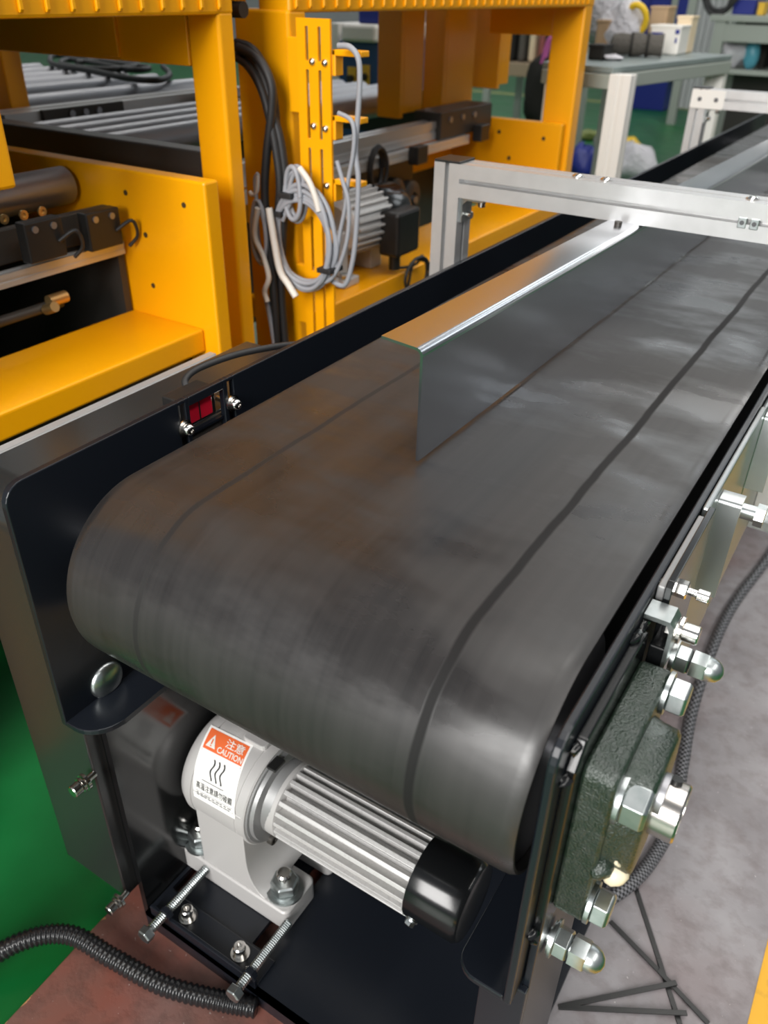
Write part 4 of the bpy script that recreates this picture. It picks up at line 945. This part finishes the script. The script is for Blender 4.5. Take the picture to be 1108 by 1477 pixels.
obj('stretcher', orient_box(MB(), A_+dn*0.66+ed*0.2, ed, 1.6, -0.08, -1.9, -1.8), 'white_paint', wb)
def zbox(name, m, px0, px1, py0, py1, y, depth, label, cat, z0=None, lid=None, bev=0.02):
    a = at(px0, py1, 1, y); b = at(px1, py0, 1, y)
    z = a.z if z0 is None else z0
    t = thing(name, ((a.x+b.x)/2, y+depth/2, z), label, cat)
    bo = obj('body', MB().box(a.x, b.x, y, y+depth, z, b.z), m, t, bevel=bev)
    obj('lid', MB().box(a.x-0.004, b.x+0.004, y-0.004, y+depth+0.004, b.z-0.02, b.z+0.006) if lid is None else lid(a, b), m, t, bevel=0.004)
    return t, bo, a, b
# things on the bench
def lumpy(name, m, px, py, y, rx, ry, rz, seed, label, cat, z0=None, amp=0.25):
    c = at(px, py, 1, y); zc = (z0+rz) if z0 is not None else c.z
    return tag(obj(name, MB().blob((c.x, y, zc), rx, ry, rz, seed, amp, 18, 12, -1.0), m, smooth=70), label, cat)
rb = thing('rolled_bundle', (-3.0, 9.05, TZ), 'dark grey rolled bundle lying on the work bench', 'bundle')
p0_ = at(880, 66, 1, 9.0); p1_ = at(955, 64, 1, 9.15)
dd = Vector((p1_.x-p0_.x, p1_.y-p0_.y, 0)); Lr = dd.length
obj('roll', MB().lathe((p0_.x, p0_.y, TZ+0.105), dd, [(0, 0.03), (0.02, 0.085), (0.10, 0.098), (0.18, 0.09), (0.22, 0.105), (0.30, 0.10), (0.33, 0.085), (0.36, 0.10), (0.42, 0.09), (0.5, 0.1), (Lr-0.02, 0.09), (Lr, 0.04)], 18), 'bundle_cloth', rb, smooth=60)
for t in (0.19, 0.34): obj('strap', MB().lathe((p0_.x+dd.x/Lr*t, p0_.y+dd.y/Lr*t, TZ+0.105), dd, [(0, 0.1065), (0.025, 0.1065)], 18), 'dark_cloth', rb, smooth=40)
lumpy('clear_plastic_bag', 'bag_film', 902, 30, 9.5, 0.22, 0.22, 0.24, 5, 'crumpled clear plastic bag on the work bench behind the bundle', 'bag', TZ)
lumpy('clear_plastic_bag', 'bag_film', 880, 10, 9.9, 0.25, 0.2, 0.30, 8, 'tall crumpled plastic bag at the back left of the work bench', 'bag', TZ)
lumpy('plastic_scrap', 'bag_film', 884, 82, 8.4, 0.09, 0.08, 0.025, 3, 'flat white scrap of plastic on the bench corner', 'scrap', TZ)
zbox('cardboard_box', 'cardboard', 858, 880, 30, 55, 9.3, 0.4, 'small brown cardboard box beside the yellow post on the bench', 'box', TZ)
zbox('cardboard_box', 'cardboard', 935, 965, 10, 36, 10.1, 0.3, 'brown cardboard box at the back of the bench under the tape ring', 'box', TZ)
wbx, bo, a, b = zbox('white_box', 'white_plastic', 934, 984, 38, 70, 9.6, 0.35, 'white box with blue print on the bench behind the bundle', 'box', TZ)
for x0, x1, y0, y1 in ((939, 957, 47, 53), (974, 981, 43, 49), (973, 977, 55, 62)):
    p0_ = at(x0, y1, 1, 9.594); p1_ = at(x1, y0, 1, 9.594); obj('print', MB().box(p0_.x, p1_.x, 9.592, 9.598, p0_.z, p1_.z), 'blue_plastic', bo)
zbox('cream_carton', 'cream_box', 970, 1000, 24, 66, 9.95, 0.25, 'upright cream carton at the right end of the bench', 'box', TZ)
c = at(925, 24, 1, 9.45)
ring_ = []
for i in range(17): an = 2*PI*i/16; ring_.append((c.x-0.03+0.10*math.cos(an), 9.40-0.05*math.sin(an), c.z-0.02+0.12*math.sin(an)))
tag(obj('yellow_tape_roll', MB().tube(ring_, 0.032, 8, 2), 'tape_yellow', smooth=60), 'yellow tape roll leaning between the plastic bag and the white box on the bench', 'tape')
zbox('tool_case', 'dark_cloth', 846, 872, 66, 92, 8.3, 0.25, 'small dark tool case on the near left corner of the bench', 'case', TZ)
# under and in front of the bench
zbox('storage_crate', 'blue_plastic', 906, 964, 114, 148, 26.5, 1.0, 'dark blue plastic crate on the floor seen below the work bench', 'crate', FL)
zt_ = at(930, 114, 1, 26.5).z+0.006
zbox('cardboard_box', 'cardboard', 922, 985, 92, 116, 26.6, 0.8, 'flat brown cardboard box on top of the dark blue floor crate', 'box', zt_)
lumpy('clear_plastic_bag', 'bag_film', 908, 246, 15.6, 0.52, 0.4, 0.32, 12, 'white plastic bag heap on the floor behind the near gantry', 'bag', FL)
lumpy('clear_plastic_bag', 'bag_film', 870, 226, 17.6, 0.24, 0.2, 0.30, 14, 'white bag on the floor between the yellow post and the bench leg', 'bag', FL)
lumpy('blue_sack', 'blue_plastic', 838, 242, 15.2, 0.30, 0.25, 0.30, 15, 'blue sack on the floor next to the far yellow post', 'sack', FL)
lumpy('yellow_scrap', 'tape_yellow', 908, 216, 19.0, 0.22, 0.16, 0.14, 16, 'small yellow scrap on the floor beside the white bench leg', 'scrap', FL)
lumpy('green_scrap', 'line_faded', 850, 205, 20.0, 0.30, 0.2, 0.10, 17, 'flat green scrap on the floor beyond the blue sack', 'scrap', FL)

# rear bench with a lower shelf at the right edge
rbn = thing('rear_bench', (-3.2, 19.0, FL), 'far grey steel bench with shelf in the top right corner', 'bench')
y = 18.0
za = at(1060, 22, 1, y).z; zs = at(1080, 102, 1, y).z
xl = at(1026, 60, 1, y).x
obj('bench_top', MB().box(xl-0.1, xl+5.5, y-0.02, y+1.9, za-0.10, za), 'bench_rail', rbn, bevel=0.01)
obj('dark_backing', MB().box(xl+0.2, xl+5.2, y+1.62, y+1.68, FL, za-0.10), 'dark_steel', rbn)  # dark sheet added to darken the space under the bench
obj('apron', MB().box(xl, xl+5.4, y+0.012, y+0.06, za-0.42, za-0.14), 'bench_rail', rbn, bevel=0.01)
obj('shelf', MB().box(xl, xl+5.4, y+0.05, y+1.8, zs-0.08, zs), 'bench_rail', rbn, bevel=0.01)
for xx in (xl, xl+2.6, xl+5.2):
    for yy in (y, y+1.7): obj('leg', MB().box(xx, xx+0.2, yy, yy+0.16, FL, za-0.10), 'bench_rail', rbn, bevel=0.01)
zbox('storage_crate', 'blue_plastic', 1056, 1092, 0, 16, y+0.5, 0.9, 'bright blue crate on top of the far bench', 'crate', za)
c = at(1036, 8, 1, y+0.2)
tag(obj('cable_hank', MB().tube(loop((c.x, y+0.2, za+0.33), 0.30, 0.30, 6, 31, 1, 0.15), 0.035, 8, 2), 'black_rubber', smooth=60), 'black cable hank standing on the left end of the far bench', 'cable coil')
lumpy('clear_plastic_bag', 'bag_film', 1056, 92, y+0.5, 0.30, 0.3, 0.24, 18, 'crumpled white bag on the shelf of the far bench', 'bag', zs)
lumpy('teal_pouch', 'teal_plastic', 1082, 90, y+0.4, 0.15, 0.13, 0.24, 19, 'teal plastic pouch beside the white bag on the far shelf', 'pouch', zs, 0.08)
zbox('parts_bin', 'dark_cloth', 1092, 1108, 66, 100, y+0.7, 0.8, 'dark parts bin at the right end of the far shelf', 'bin', zs)
zbox('small_carton', 'label_yellow', 1092, 1104, 4, 16, y+0.4, 0.4, 'small yellow carton beside the blue crate on the far bench', 'box', za)
# grey strip curtain and blue roller cabinet behind the bench
yc = 24.0
ct = thing('strip_curtain', (-7.5, yc, FL), 'grey hanging strip curtain behind the work bench', 'curtain')
a = at(996, 60, 1, yc); b = at(1040, 60, 1, yc)
wst = (b.x-a.x)/5
for i in range(5):
    x = a.x+i*wst
    pts = arc(x+wst/2, yc, wst*0.56, 200, 340, 6)
    obj('strip', MB().prism(pts+[(q[0], q[1]+0.05) for q in pts[::-1]], 2, FL+0.4, 4.5), 'curtain_grey', ct, smooth=60)
obj('curtain_rail', MB().box(a.x-0.2, b.x+0.2, yc-0.5, yc+0.2, 4.5, 4.7), 'bench_rail', ct)
obj('curtain_post', MB().box(a.x-0.2, a.x, yc-0.1, yc+0.1, FL, 4.5).box(b.x, b.x+0.2, yc-0.1, yc+0.1, FL, 4.5), 'bench_rail', ct)
bk = thing('blue_locker', (-9.5, 31.5, FL), 'tall blue steel locker behind the clutter on the bench', 'locker')
a = at(905, 40, 1, 31.0); b = at(992, 40, 1, 31.0)
obj('body', MB().box(a.x, b.x, 31.0, 32.2, FL, 5.5), 'blue_plastic', bk, bevel=0.02)
wd_ = (b.x-a.x)/3
for i in range(3): obj('door', MB().box(a.x+i*wd_+0.03, a.x+(i+1)*wd_-0.03, 30.94, 31.0, FL+0.2, 5.4), 'blue_plastic', bk, bevel=0.01)
obj('door_post', MB().box(b.x-0.62, b.x-0.42, 30.9, 30.94, FL, 5.5), 'bench_rail', bk)
# rack with goods seen through the far machine
rk = thing('storage_rack', (-8.5, 16.5, FL), 'low storage rack with goods seen through the far yellow frame', 'rack')
yr = 16.0
a = at(700, 88, 1, yr); b = at(812, 84, 1, yr); zr = at(760, 92, 1, yr).z; zl = at(760, 98, 1, yr).z
obj('rack_board', MB().box(a.x, b.x, yr, yr+1.6, zr-0.22, zr), 'tan_cloth', rk, bevel=0.01)
obj('rack_board', MB().box(a.x, b.x, yr, yr+1.6, zr+1.5, zr+1.6), 'tan_cloth', rk, bevel=0.01)
for xx in (a.x, b.x-0.15):
    for yy in (yr, yr+1.5): obj('rack_post', MB().box(xx, xx+0.12, yy, yy+0.12, FL, zr+1.6), 'bench_rail', rk)
gx = [702, 716, 730, 745, 760, 774, 787, 800]
gm_ = ['dark_cloth', 'tan_cloth', 'dark_cloth', 'bundle_cloth', 'cream_box', 'red_cloth', 'dark_cloth', 'dark_cloth']
gl = ['black folded sack at the left end of the rack', 'tan folded sack between two black ones on the rack', 'black folded sack right of the tan one on the rack', 'grey-brown folded sack in the middle of the rack', 'cream folded sack on the rack left of the red one', 'dull red folded sack on the rack', 'black folded sack right of the red one on the rack', 'black folded sack at the right end of the rack']
for i, x in enumerate(gx):
    p0_ = at(x, 85, 1, yr+0.3); p1_ = at(x+12, 52, 1, yr+0.3)
    t = thing('folded_sack', ((p0_.x+p1_.x)/2, yr+0.5, zr), gl[i], 'sack', 'folded sacks on the rack')
    obj('fold', MB().box(p0_.x, p1_.x, yr+0.3, yr+0.9, zr, zr+0.72), gm_[i], t, bevel=0.06)
    obj('fold', MB().box(p0_.x+0.03, p1_.x-0.03, yr+0.25, yr+0.95, zr+0.72, zr+0.90), gm_[i], t, bevel=0.06)
# stand with a black jacket and a pink strap
js = thing('coat_stand', (-6.1, 12.0, FL), 'dark stand holding a black jacket behind the far yellow post', 'stand')
pj = at(787, 100, 1, 12.0)
obj('pole', MB().cyl((pj.x, 12.0, FL), (0, 0, 1), 2.94-0.2, 0.04, 12), 'dark_steel', js, smooth=40)
obj('foot', MB().cyl((pj.x, 12.0, FL), (0, 0, 1), 0.05, 0.35, 20), 'dark_steel', js, smooth=40)
obj('arm', MB().cyl((pj.x-0.3, 12.0, -0.38), (1, 0, 0), 0.6, 0.03, 10), 'dark_steel', js, smooth=40)
cj = at(780, 135, 1, 11.85)
tag(obj('black_jacket', MB().blob((cj.x, 11.9, cj.z), 0.27, 0.12, 0.42, 40, 0.22, 18, 12), 'dark_cloth', smooth=70), 'black jacket hanging on the dark stand behind the far machine', 'jacket')
cp = at(796, 66, 1, 11.9)
tag(obj('pink_strap', MB().tube([(cp.x-0.10, 11.9, cp.z-0.22), (cp.x-0.05, 11.9, cp.z+0.02), (cp.x+0.02, 11.9, cp.z+0.10), (cp.x+0.12, 11.9, cp.z+0.10)], 0.045, 8), 'pink_plastic', smooth=60), 'pink strap hanging at the top of the dark stand', 'strap')
